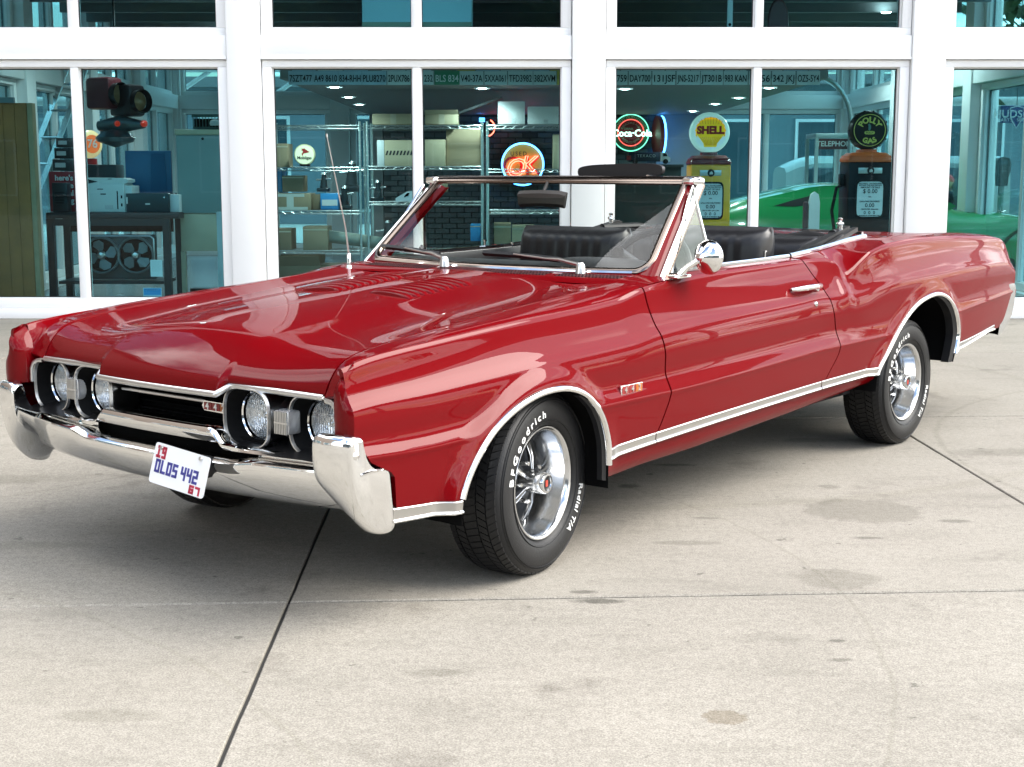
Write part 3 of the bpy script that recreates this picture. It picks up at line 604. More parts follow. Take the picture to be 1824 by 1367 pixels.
        o_ = cb_(m, 'rocker_moulding', mat('brushed_sill_trim', (.46, .45, .43), .34, 1), sgn=sgn, sharp=25)
        mb_ = MB(); mb_.tube([(x, sideY(x, float(TB(x))+.02)+.0055, float(TB(x))+.0065) for x in xs], .0058, 10); cb_(mb_, 'bead', CHROME, o_, sgn=sgn); return o_
    trim(-.725, -.492); trim(.262, .556); trim(.562, 1.826); trim(1.834, 2.318); trim(3.235, 3.90)
    # painted sill under the trims
    xs = np.linspace(.262, 2.36, 40); G = []
    zb = np.interp(xs, [.262, .55, .88, 1.68, 2.2, 2.36], [.290, .306, .312, .343, .372, .402])
    for x, z in zip(xs, zb): y = sideY(x, float(TB(x))); t = float(TB(x))+.01; G.append([(x, y-.010, t), (x, y-.014, (t+z)/2), (x, y-.030, z+.01), (x, y-.045, z), (x, y-.16, z-.01), (x, .45, z-.01)])
    m = MB(); m.grid(np.array(G)); e = G[0]; m.add(e+[(.262, .45, .42)], [tuple(range(7))]); e = G[-1]; m.add(e+[(2.36, .45, .45)], [tuple(range(7))]); cb_(m, 'sill_panel', PAINT, sgn=sgn)
    # rear splash lip behind the arches
    m = MB(); E = AF[60:-2]; G = [[(x-.004, sideY(x, z)-.006, z), (x-.022, sideY(x, z)-.010, z+.004), (x-.022, sideY(x, z)-.03, z+.004)] for x, z in E]; m.grid(np.array(G)); cb_(m, 'splash_lip', BLACK, sgn=sgn)
    m = MB(); E = AR[52:]; G = [[(x-.003, sideY(x, z)-.004, z), (x-.035, sideY(x, z)-.012, z), (x-.035, sideY(x, z)-.05, z)] for x, z in E]; m.grid(np.array(G)); cb_(m, 'splash_lip', BLACK, sgn=sgn)
    # door handle, lock, belt moulding
    m = MB(); yy = sideY(1.77, .853)
    m.tube([(1.63, yy+.004, .853), (1.655, yy+.026, .855), (1.75, yy+.032, .857), (1.84, yy+.028, .857), (1.875, yy+.006, .855)], [.008, .0105, .012, .0115, .008], 12)
    cb_(m, 'handle', CHROME, door, sgn=sgn).matrix_parent_inverse = Matrix()
    m = MB(); m.lathe([(0, .006), (.009, .0055), (.011, .003), (.0115, -.004)], 20, (1.79, sideY(1.79, .785), .785), 'y'); m.lathe([(0, .0075), (.005, .0075), (.005, .004)], 14, (1.79, sideY(1.79, .785), .785), 'y'); cb_(m, 'lock', CHROME, door, sgn=sgn)
    m = MB(); m.lathe([(0, .010), (.012, .009), (.016, .003), (.016, -.004)], 20, (1.85, sideY(1.85, .845), .845), 'y'); cb_(m, 'latch_button', CHROME, door, sgn=sgn)
    m = MB(); xs = np.linspace(1.20, 1.80, 24); m.sweep([(x, .745, float(ZC(x))+.012) for x in xs], [(-.008, -.004), (-.008, .006), (-.003, .010), (.004, .010), (.008, .005), (.008, -.004)], (0, 0, 1)); cb_(m, 'belt_moulding', CHROME, door, sgn=sgn)
    m = MB(); xs = np.linspace(1.81, 2.66, 40); m.sweep([(x, float(RIMY(x)), float(RIMZ(x))+.002) for x in xs], [(-.011, -.004), (-.011, .005), (-.004, .010), (.004, .010), (.011, .004), (.011, -.004)], (0, 0, 1)); cb_(m, 'belt_moulding', CHROME, quarter, sgn=sgn)
    m = MB(); m.box(1.60, 1.606, .738, .744, .97, 1.004); m.box(1.596, 1.61, .735, .747, 1.003, 1.009); cb_(m, 'lock_pin', CHROME, door, sgn=sgn)
    # badge on the fender
    m = MB(); yb_ = sideY(.40, .600)+.003; m.box(.338, .468, yb_-.004, yb_+.005, .583, .616, b=.003); bd = cb_(m, 'badge', CHROME, fend, sgn=sgn)
    if sgn > 0:
        for i, (ch, x) in enumerate(zip('442', (.362, .403, .444))):
            t = MB(); t.box(x-.0185, x+.0185, yb_+.0045, yb_+.0062, .586, .613); cb_(t, 'badge_cell', mat('badge_red', (.22, .012, .01), .3) if i < 2 else mat('badge_orange', (.34, .09, .01), .3), fend, sgn=1)
            t = text_mb(ch, .030, .0016, bold=.0008); t.v = [(x+p[0], yb_+.0075+p[2], .5995+p[1]) for p in t.v]; cb_(t, 'badge_numeral', CHROME, fend, smooth=False)
    return fend, door, quarter
GAPZ = pchip([(-.84,.690),(-.815,.706),(-.795,.742),(-.765,.777),(-.72,.802),(-.6,.826),(-.4,.849),(-.2,.867),(0,.885),(.3,.910),(.62,.936)])
RIMY = pchip([(1.80,.745),(1.95,.742),(2.2,.722),(2.45,.70),(2.66,.69),(3.0,.684),(4.1,.67)])
RIMZ = pchip([(1.80,.976),(1.95,.985),(2.1,.993),(2.3,1.006),(2.5,1.020),(2.7,1.028),(3.2,1.024),(3.7,1.006),(4.0,.982),(4.1,.962)])
SIDES = [build_side(1), build_side(-1)]
# ---------------------------------------------------------------- hood
CZ = [(0,.686),(.012,.712),(.04,.748),(.085,.788),(.13,.815),(.165,.828),(.25,.842),(.42,.868),(.6,.893),(.8,.919),(1,.938)]
CX = [(0,-.876),(.012,-.868),(.04,-.838),(.085,-.785),(.13,-.735),(.165,-.69),(.25,-.56),(.42,-.31),(.6,-.03),(.8,.28),(1,.60)]
def hoodP(s, y):
    ay = abs(y)
    zc_ = HZc(s); xc_ = HXc(s); xg = HXg(s); zg = GAPZ(xg)
    if ay <= .285: 
        t = (ay/.285); z = zc_+.014*(1-t*t)*min(1, s*6); x = xc_-.012*(1-t*t)*(1-s)**6
        return x, y, z
    w_ = (ay-.285)/.395
    z2 = float(GAPZ(xg))
    # outer part: front edge steps up above the lamps
    zo = zc_*(1-w_)+z2*w_; xo = xc_*(1-w_)+xg*w_
    f = math.exp(-s*55); g = min(1, max(0, (ay-.285)/.03)); g = g*g*(3-2*g)
    x = xo*(1-f)+f*(xc_*(1-g)+(-.838+.026*w_)*g); z = zo*(1-f)+f*(zc_*(1-g)+(.712-.006*w_)*g)
    z -= .013*math.sin(math.pi*min(1, w_*1.0))*min(1, s*8)       # shallow hollow beside the centre
    return x, y, z
HZc, HXc = pchip(CZ), pchip(CX)
HXg = pchip([(0,-.815),(.03,-.797),(.07,-.77),(.12,-.725),(.165,-.66),(.25,-.54),(.42,-.30),(.6,-.03),(.8,.28),(1,.60)])
ss = np.concatenate([np.linspace(0, .16, 40), np.linspace(.17, 1, 60)])
ys = sorted(set(list(np.linspace(-.679, .679, 60))+[s*q for s in (-1, 1) for q in (.278, .285, .290, .296, .302, .309, .316)]))
m = MB(); HP = np.array([[hoodP(s, y) for y in ys] for s in ss]); m.grid(HP)
for E in (HP[:, 0], HP[:, -1]): m.grid(np.stack([E, E+np.array([0, 0, -.014])]))
m.grid(np.stack([HP[0], HP[0]+np.array([.004, 0, -.006]), HP[0]+np.array([.03, 0, -.006])])); m.grid(np.stack([HP[-1], HP[-1]+np.array([0, 0, -.014])]))
HOOD = cb_(m, 'hood', PAINT, sharp=24, fix=False)
m = MB(); pts = [tuple(HP[0, j]+np.array([-.004, 0, -.009])) for j in range(len(ys))]
m.sweep(pts, [(-.009, -.004), (-.009, .004), (-.004, .008), (.004, .008), (.009, .003), (.009, -.004)], (-1, 0, .25)); cb_(m, 'hood_edge_moulding', SATIN, HOOD, sharp=50)
for sg in (1, -1):
    m = MB(); pts = [(-.818, sg*.690, .692), (-.820, sg*.715, .689), (-.824, sg*.734, .680), (-.828, sg*.742, .660), (-.829, sg*.742, .615)]
    m.sweep(pts, [(-.007, -.006), (-.007, .004), (0, .007), (.007, .004), (.007, -.006)], (-1, 0, .1)); cb_(m, 'lamp_bay_moulding', SATIN, sharp=50)
# louvres: two banks of raised ribs
for sg in (1, -1):
    for i in range(9):
        x = .005+i*.0385; s_ = np.interp(x, HXc(np.linspace(0, 1, 400)), np.linspace(0, 1, 400)); z = hoodP(s_, .17)[2]; zt_ = hoodP(s_, .09)[2]
        m = MB(); G = []
        for y, e in zip(np.linspace(.075, .265, 17), np.sin(np.linspace(0.0, math.pi, 17))**.35):
            zb_ = hoodP(s_, y)[2]; h_ = .017*e
            G.append([(x-.020, y*sg, zb_-.003), (x-.017, y*sg, zb_+h_*.45), (x-.009, y*sg, zb_+h_*.92), (x, y*sg, zb_+h_), (x+.007, y*sg, zb_+h_*.85), (x+.011, y*sg, zb_+h_*.35), (x+.011, y*sg, zb_-.003)])
        m.grid(np.array(G)); cb_(m, 'louvre', PAINT, HOOD, sharp=60)
# ---------------------------------------------------------------- cowl, windscreen
def cowlx1(y): return .738+.062*(abs(y)/.70)**2
m = MB(); G = []
for y in np.linspace(-.80, .80, 61):
    x1 = cowlx1(y) if abs(y) < .70 else .80; x0 = .606
    zf = .938 if abs(y) < .68 else .938-(abs(y)-.68)*.10; row = []
    for t in np.linspace(0, 1, 7): row.append((x0+(x1+.05-x0)*t, y, zf-.012*(t == 0)+.018*t+.004*math.sin(math.pi*t)))
    G.append(row)
m.grid(np.array(G)); COWL = cb_(m, 'cowl', PAINT, sharp=40, fix=False)
m = MB()
for i in range(86):
    y = -.60+i*.0148
    if abs(y-.36) < .02 or abs(y+.22) < .02: continue
    for r_ in range(3):
        x = .640+r_*.024+.02*(y/.6)**2; z = .938+.018*((x-.606)/(cowlx1(y)+.05-.606))+.0052; m.box(x, x+.017, y-.0042, y+.0042, z-.003, z+.0012)
cb_(m, 'vent_slots', mat('vent_slot_shadow_black', (.03, .004, .006), .6), COWL, kind='stuff', smooth=False)
def wsP(s, t):
    """windscreen surface: s across -1..1 (driver +), t up 0..1"""
    y0, y1 = .700*s, .636*s
    x0 = .742+.060*s*s; x1 = 1.095+.062*s*s
    b = .003*math.sin(math.pi*t)*(1-s*s*.5)
    return Vector((x0+(x1-x0)*t-b, y0+(y1-y0)*t, .957+.006*s*s+(1.290-.957-.008*s*s)*t+b*.6))
m = MB(); m.grid(np.array([[wsP(s, t)[:] for t in np.linspace(-.01, 1.0, 14)] for s in np.linspace(-1, 1, 41)])); WS = cb_(m, 'windscreen', CARGLASS, fix=False)
def wsedge(inset=0):
    pts = []
    for a in np.linspace(.98, .14, 14): pts.append((1, a))
    for a in np.linspace(0, math.pi/2, 9)[1:-1]: pts.append((1-.085*(1-math.cos(a)), .14-.14*math.sin(a)))
    for a in np.linspace(.915, -.915, 40): pts.append((a, 0))
    for a in np.linspace(math.pi/2, 0, 9)[1:-1]: pts.append((-1+.085*(1-math.cos(a)), .14-.14*math.sin(a)))
    for a in np.linspace(.14, .98, 14): pts.append((-1, a))
    return pts
e = wsedge(); P = [wsP(*q) for q in e]
nr = [Vector((-.62, .35*q[0], .72)).normalized() for q in e]
m = MB(); m.sweep([p+n*.003 for p, n in zip(P, nr)], [(-.013, -.006), (-.013, .004), (-.005, .009), (.006, .008), (.014, .003), (.014, -.006)], nr); cb_(m, 'screen_moulding', BROWNTRIM, WS, sharp=40)
m = MB(); P2 = [wsP(s, 0)+Vector((-.020, 0, -.004)) for s in np.linspace(-.93, .93, 40)]; m.sweep(P2, [(-.007, -.004), (-.007, .005), (0, .009), (.007, .005), (.007, -.004)], (-.5, 0, .8)); cb_(m, 'lower_screen_moulding', CHROME, WS, sharp=40)
for sg in (1, -1):
    # corner fillets of body colour outside the rounded glass corner, then pillar
    m = MB(); G = []
    for t in np.linspace(-.10, 1.0, 16):
        a = wsP(sg, t); o_ = Vector((.018, sg*(.036-.006*t), -.002)); o2 = Vector((.048, sg*(.048-.006*t), -.012)); o3 = Vector((.075, sg*(.030-.004*t), -.03))
        inn = Vector((-.004, -sg*(.004+.05*max(0, 1-t/.16)**2), .0015))
        G.append([a+inn, a+Vector((-.004, sg*.006, .004)), a+o_*.6+Vector((-.006, 0, .006)), a+o_, a+o2, a+o3, a+Vector((.07, 0, -.03))])
    m.grid(np.array([[q[:] for q in r] for r in G])); cb_(m, 'windscreen_pillar', PAINT, sharp=40, fix=False)
    m = MB(); P3 = [wsP(sg, t)+Vector((.030, sg*(.047-.006*t), -.002)) for t in np.linspace(-.06, 1.0, 12)]; m.sweep(P3, [(-.010, -.004), (-.010, .006), (-.004, .010), (.004, .010), (.010, .006), (.010, -.004)], (-.35, sg*.85, .3)); cb_(m, 'pillar_moulding', CHROME, sharp=40)
    m = MB(); P3 = [wsP(sg, t)+Vector((.056, sg*(.045-.006*t), -.012)) for t in np.linspace(-.04, 1.0, 12)]; m.sweep(P3, [(-.013, -.004), (-.013, .006), (-.005, .010), (.005, .010), (.013, .004), (.013, -.004)], (-.1, sg*.95, .2)); cb_(m, 'pillar_channel', BROWNTRIM, sharp=40)
    # quarter vent window
    A_, B_, C_ = Vector((.885, sg*.745, .955)), Vector((1.112, sg*.690, 1.262)), Vector((1.185, sg*.745, .955))
    m = MB(); k = .006; m.add([A_[:], C_[:], B_[:], (A_+Vector((0, sg*k, 0)))[:], (C_+Vector((0, sg*k, 0)))[:], (B_+Vector((0, sg*k, 0)))[:]], [(0, 1, 2), (3, 5, 4), (0, 3, 4, 1), (1, 4, 5, 2), (2, 5, 3, 0)]); VW = cb_(m, 'vent_window', CARGLASS, smooth=False)
    m = MB(); m.tube([A_, A_+(B_-A_)*.97, B_+Vector((.004, 0, .006)), B_+(C_-B_)*.03+Vector((.006, 0, 0)), C_], .0075, 8); cb_(m, 'frame', CHROME, VW)
    m = MB(); m.sweep([A_+Vector((-.02, 0, -.004)), C_+Vector((.01, 0, -.004))], [(-.012, -.012), (-.012, .008), (.012, .008), (.012, -.012)], (0, 0, 1)); cb_(m, 'gasket', BLACK, VW, sharp=30)
    m = MB(); m.tube([C_+Vector((-.02, -sg*.01, .03)), C_+Vector((-.045, -sg*.02, .045))], .006, 8); m.box(C_.x-.03, C_.x-.012, C_.y-.012, C_.y+.008, C_.z+.02, C_.z+.04, b=.004); cb_(m, 'latch', BLACK, VW)
m = MB(); P = [wsP(s, 1.0)+Vector((.012, 0, .006)) for s in np.linspace(-1.07, 1.07, 40)]
m.sweep(P, [(-.030, -.012), (-.032, .002), (-.024, .010), (-.004, .014), (.020, .010), (.030, .002), (.028, -.012)], (-.25, 0, 1)); HDR = cb_(m, 'windscreen_header', BROWNTRIM, sharp=50)
m = MB(); P = [wsP(s, 1.0)+Vector((-.014, 0, -.004)) for s in np.linspace(-.99, .99, 40)]; m.sweep(P, [(-.006, -.004), (-.006, .004), (0, .007), (.006, .004), (.006, -.004)], (-.8, 0, .5)); cb_(m, 'header_moulding', BROWNTRIM, HDR, sharp=50)
for sg in (1, -1):
    p = wsP(sg*1.04, 1.0); m = MB(); m.box(p.x-.035, p.x+.05, p.y-.03, p.y+.03, p.z-.014, p.z+.018, b=.012); cb_(m, 'header_corner_cap', CHROME, HDR)
# sun visor swung up over the header, interior mirror
m = MB(); pts = [];
for i in range(28):
    a = 2*math.pi*i/28; sx = abs(math.cos(a))**.55*math.copysign(1, math.cos(a)); sz = abs(math.sin(a))**.6*math.copysign(1, math.sin(a)); pts.append((.305+.205*sx, 1.330+.028*sz+.004*sx))
m.prism(pts, 1.185, 1.205, 'x'); VIS = cb_(m, 'sun_visor', VINYL, sharp=50)
m = MB(); m.tube([(1.14, .50, 1.295), (1.18, .47, 1.305), (1.195, .42, 1.315)], .006, 8); cb_(m, 'arm', CHROME, VIS)
m = MB(); m.tube([(1.075, .03, 1.285), (1.06, .025, 1.255), (1.045, .03, 1.235)], .007, 8); m.sweep([(1.045, -.085, 1.215), (1.04, -.06, 1.218), (1.038, .03, 1.221), (1.042, .12, 1.218), (1.047, .145, 1.213)], [(-.030, -.004), (-.033, .006), (-.02, .018), (.02, .018), (.033, .006), (.030, -.004)], (-1, 0, 0)); cb_(m, 'rear_view_mirror', mat('mirror_back', (.05, .045, .04), .4, .5))
# wipers
for (y0, ya, yb_, z0) in ((-.20, -.66, -.28, 0), (.455, -.05, .33, 0)):
    x0 = cowlx1(y0)-.045; piv = Vector((x0, y0, .972)); a = wsP(ya/.70, .115)+Vector((-.022, 0, .014)); b = wsP(yb_/.70, .075)+Vector((-.022, 0, .014)); mid = a.lerp(b, .42)
    m = MB(); m.lathe([(0, .022), (.010, .020), (.016, .012), (.018, 0), (.020, -.02)], 16, piv[:], 'z'); W = cb_(m, 'wiper', SATIN)
    m = MB(); m.tube([piv+Vector((0, 0, .012)), piv.lerp(mid, .3)+Vector((-.004, 0, .018)), piv.lerp(mid, .5)+Vector((-.004, 0, .012)), mid+Vector((-.006, 0, .006))], [.0095, .0075, .0045, .004], 8); cb_(m, 'arm', SATIN, W)
    m = MB(); m.sweep([a, a.lerp(b, .3)+Vector((0, 0, .002)), a.lerp(b, .7)+Vector((0, 0, .002)), b], [(-.006, -.012), (-.007, .006), (.007, .006), (.006, -.012)], (-.7, 0, .7)); cb_(m, 'blade', BLACK, W, sharp=30)
# aerial on the far fender
P0 = Vector((.575, -.0, 0)); 
m = MB(); m.lathe([(.016, 0), (.017, .012), (.012, .026), (.009, .03), (.009, .075), (.007, .08)], 16, (.62, -.66, .912), 'z'); AN = cb_(m, 'aerial', CHROME)
m = MB(); m.tube([(.62, -.66, .985), (.603, -.66, 1.10), (.508, -.66, 1.47)], [.0042, .0032, .002], 6); m.tube([(.508, -.66, 1.465), (.506, -.66, 1.478)], .004, 8); cb_(m, 'mast', SATIN, AN)
# door mirror on the driver's side
m = MB(); m.box(.775, .875, .800, .842, .945, .958, b=.006); m.tube([(.825, .822, .955), (.838, .845, .985), (.860, .880, 1.012)], [.013, .010, .011], 12); MIR = cb_(m, 'door_mirror', CHROME)
m = MB(); m.lathe([(0, -.048), (.010, -.047), (.018, -.042), (.019, -.038), (.034, -.026), (.054, -.012), (.0625, .002), (.0635, .016), (.060, .022)], 40, (0, 0, 0), 'x')
m.xf(Matrix.Translation((.893, .893, 1.020)) @ Matrix.Rotation(R(14), 4, 'Z')); cb_(m, 'mirror_head', CHROME, MIR)
m = MB(); m.lathe([(0, .019), (.0600, .019)], 30, (0, 0, 0), 'x'); m.xf(Matrix.Translation((.893, .893, 1.020)) @ Matrix.Rotation(R(14), 4, 'Z')); cb_(m, 'mirror_glass', CHROME, MIR)
# ---------------------------------------------------------------- rear deck, tail
m = MB(); G = []
for x in np.linspace(2.675, 2.99, 8): yi = float(RIMY(x)); z = float(RIMZ(x)); G.append([(x, y, z-.004+.003*(1-(y/yi)**2)) for y in np.linspace(-yi, yi, 21)])
m.grid(np.array(G)); m.grid(np.stack([np.array(G[0]), np.array(G[0])+np.array([-.012, 0, -.05])])); cb_(m, 'tonneau_panel', PAINT, fix=False)
m = MB(); G = []
for x in np.linspace(2.996, 4.09, 24): yi = float(RIMY(x))-.004; z = float(RIMZ(x)); G.append([(x, y, z-.004+.004*(1-(y/yi)**2)) for y in np.linspace(-yi, yi, 21)])
m.grid(np.array(G)); cb_(m, 'trunk_lid', PAINT, fix=False)
m = MB(); G = []
for z, x in ((.93, 4.10), (.89, 4.17), (.82, 4.215), (.74, 4.235), (.66, 4.245), (.55, 4.20), (.45, 4.04)):
    G.append([(x+.02*(1-(y/.8)**2), y, z) for y in np.linspace(-.795, .795, 25)])
m.grid(np.array(G)); cb_(m, 'tail_panel', PAINT, fix=False)
m = MB(); G = []
for y in np.linspace(-.862, .862, 41):
    q = max(0, (abs(y)-.775)/.087); bx = .06*q*q
    G.append([(4.18-bx, y, .72), (4.285-bx, y, .722), (4.31-bx, y, .70), (4.31-bx*1.1, y, .62), (4.285-bx*1.2, y, .55), (4.17-bx*1.3, y, .47), (4.07-bx, y, .455)])
m.grid(np.array(G))
for sg in (1, -1): m.add([(p[0], p[1], p[2]) for p in (G[-1] if sg > 0 else G[0])], [tuple(range(7))])
cb_(m, 'rear_bumper', CHROME)
for sg in (1, -1):
    m = MB()
    m.box(4.24, 4.275, *sorted((sg*.50, sg*.72)), .76, .84, b=.008); cb_(m, 'tail_lamp', mat('red_lamp_lens', (.35, .01, .01), .15))
# ---------------------------------------------------------------- underside and wells
m = MB(); m.box(-.30, 3.9, -.50, .50, .25, .46); cb_(m, 'chassis', MATTE, smooth=False)
m = MB(); m.box(.40, 2.25, -.80, .80, .34, .46); cb_(m, 'floor_pan', MATTE, smooth=False)
for sg in (1, -1):
    m = MB(); m.tube([(2.2, sg*.42, .26), (3.0, sg*.46, .30), (3.9, sg*.48, .33), (4.12, sg*.48, .34)], .028, 12); cb_(m, 'exhaust_pipe', mat('exhaust_steel', (.35, .34, .33), .4, 1))
m = MB(); m.tube([(2.85, -.72, .33), (2.85, .72, .33)], .045, 12); m.tube([(0, -.7, .30), (0, .7, .30)], .03, 10); cb_(m, 'axle', MATTE)
# ---------------------------------------------------------------- cockpit
m = MB(); m.box(.80, 2.68, -.70, .70, .30, .34); m.box(2.62, 2.68, -.68, .68, .34, .99); m.box(.74, .80, -.70, .70, .34, .92); cb_(m, 'cockpit_tub', CLOTH, smooth=False)
for sg in (1, -1):
    m = MB(); xs = np.linspace(.80, 2.66, 30); G = []
    for x in xs:
        yt = .738 if x < 1.8 else float(RIMY(x))-.004; zt_ = (float(ZC(x))+.008) if x < 1.8 else float(RIMZ(x))-.004
        G.append([(x, sg*yt, zt_), (x, sg*(yt-.012), zt_-.004), (x, sg*(yt-.020), zt_-.03), (x, sg*(yt-.03), zt_-.20), (x, sg*(yt-.055), zt_-.30), (x, sg*(yt-.03), .34)])
    m.grid(np.array(G)); cb_(m, 'door_trim', VINYL, fix=False)
# dash, hood over the instruments
m = MB(); G = []
for y in np.linspace(-.70, .70, 45):
    h_ = .004*math.cos(y*2)+(.028*math.exp(-((y-.36)/.22)**4)); G.append([(.80, y, .945), (.86, y, .962+h_*.3), (.98, y, .965+h_), (1.06, y, .960+h_), (1.085, y, .94+h_), (1.075, y, .88), (1.04, y, .74), (.9, y, .66)])
m.grid(np.array(G)); cb_(m, 'dashboard', VINYL, fix=False)
def pillow(x0, x1, y0, y1, z0, z1, r=.05, lean=0, ribs=0, axis='x', segs=40):
    """upholstered slab: rounded box with ribs stitched into its front"""
    m = MB(); ny = 44; nz = 26; c = ((x0+x1)/2, (y0+y1)/2, (z0+z1)/2)
    for face in (-1, 1):
        G = []
        for i in range(ny):
            u = -1+2*i/(ny-1); row = []
            for j in range(nz):
                v = -1+2*j/(nz-1)
                y = c[1]+(y1-y0)/2*u; z = c[2]+(z1-z0)/2*v
                dy = min(1, (1-abs(u))*(y1-y0)/2/r); dz = min(1, (1-abs(v))*(z1-z0)/2/r)
                e = math.sqrt(max(0, 1-(1-dy)**2))*math.sqrt(max(0, 1-(1-dz)**2))
                th = (x1-x0)/2*e
                if ribs and face == (-1 if ribs > 0 else 1) and e > .9: th += .007*abs(math.sin(math.pi*abs(ribs)*(u+1)/2))-.004
                row.append((c[0]+face*th+lean*(z-z0), y, z))
            G.append(row)
        m.grid(np.array(G), flip=face > 0)
    return m
def seat(nm, parts_, parent=None):
    o = None
    for p in parts_:
        q = cb_(p, nm if o is None else 'cushion', VINYL, o, sharp=70, merge=True); o = o or q
    return o
seat('driver_seat', [pillow(1.66, 1.84, .08, .66, .42, 1.095, .075, .10, ribs=9), pillow(1.12, 1.72, .06, .66, .42, .60, .08)])
seat('passenger_seat', [pillow(1.66, 1.84, -.66, -.06, .42, 1.075, .075, .10, ribs=9), pillow(1.12, 1.72, -.66, -.06, .42, .60, .08)])
seat('rear_seat', [pillow(2.34, 2.52, -.56, .56, .45, 1.03, .075, .10, ribs=12), pillow(1.95, 2.40, -.58, .58, .42, .60, .07)])
for sg in (1, -1):
    m = MB(); m.box(2.02, 2.55, *sorted((sg*.57, sg*.69)), .40, .955, b=.03); cb_(m, 'rear_arm_rest', VINYL)
# steering wheel
m = MB(); n = 40; pts = [(0, .195*math.cos(2*math.pi*i/n), .195*math.sin(2*math.pi*i/n)) for i in range(n)]
P = []
for i in range(n):
    a = 2*math.pi*i/n; P.append([(.014*math.sin(b), (.195+.014*math.cos(b))*math.cos(a), (.195+.014*math.cos(b))*math.sin(a)) for b in np.linspace(0, 2*math.pi, 10, endpoint=False)])
m.grid(np.array(P), closeu=True, closev=True)
SWM = Matrix.Translation((1.30, .37, .905)) @ Matrix.Rotation(R(25), 4, 'Y'); m.xf(SWM); SW = cb_(m, 'steering_wheel', BLACK)
m = MB()
for a in (0, 180, 270): r_ = R(a); m.sweep([(-.03, .03*math.cos(r_), .03*math.sin(r_)), (-.012, .12*math.cos(r_), .12*math.sin(r_)), (0, .19*math.cos(r_), .19*math.sin(r_))], [(-.02, -.004), (-.02, .004), (.02, .004), (.02, -.004)], (1, 0, 0))
m.lathe([(0, -.005), (.04, -.012), (.05, -.03), (.035, -.06), (.03, -.24)], 24, (0, 0, 0), 'x'); m.xf(SWM); cb_(m, 'spokes', GUN, SW)
# folded top in its well
m = MB(); G = []
for y in np.linspace(-.64, .64, 33):
    row = []
    for k in range(9):
        a = math.pi*k/8; row.append((2.585-.065*math.cos(a), y, .96+.082*math.sin(a)+.008*math.sin(y*23+k)))
    G.append(row)
m.grid(np.array(G)); FT = cb_(m, 'folded_top', CLOTH)
for sg in (1, -1):
    m = MB(); m.sweep([(2.02, sg*.665, .952), (2.12, sg*.66, .985), (2.36, sg*.655, 1.03), (2.56, sg*.64, 1.066)], [(-.020, -.014), (-.020, .014), (.020, .014), (.020, -.014)], (0, 0, 1)); cb_(m, 'top_bow', BLACK, FT, sharp=30)
    m = MB(); m.sweep([(2.16, sg*.70, .975), (2.40, sg*.69, 1.028), (2.62, sg*.66, 1.062)], [(-.012, -.010), (-.012, .010), (.012, .010), (.012, -.010)], (0, 0, 1)); m.tube([(2.42, sg*.64, 1.045), (2.68, sg*.60, 1.045), (2.72, sg*.58, 1.04)], .020, 10); cb_(m, 'top_linkage', BLACK, FT, sharp=30)
    m = MB(); m.lathe([(.012, 0), (.012, .03), (.018, .034), (.016, .042), (.006, .045), (.012, .055), (.012, .06), (0, .064)], 16, (2.50, sg*.64, 1.055), 'z'); cb_(m, 'top_latch', CHROME, FT)
m = MB(); m.sweep([(2.70, y, 1.040+.012*(1-(y/.69)**2)) for y in np.linspace(-.66, .66, 30)], [(-.010, -.006), (-.010, .006), (.010, .006), (.010, -.006)], (0, 0, 1)); cb_(m, 'well_moulding', CHROME, FT, sharp=40)
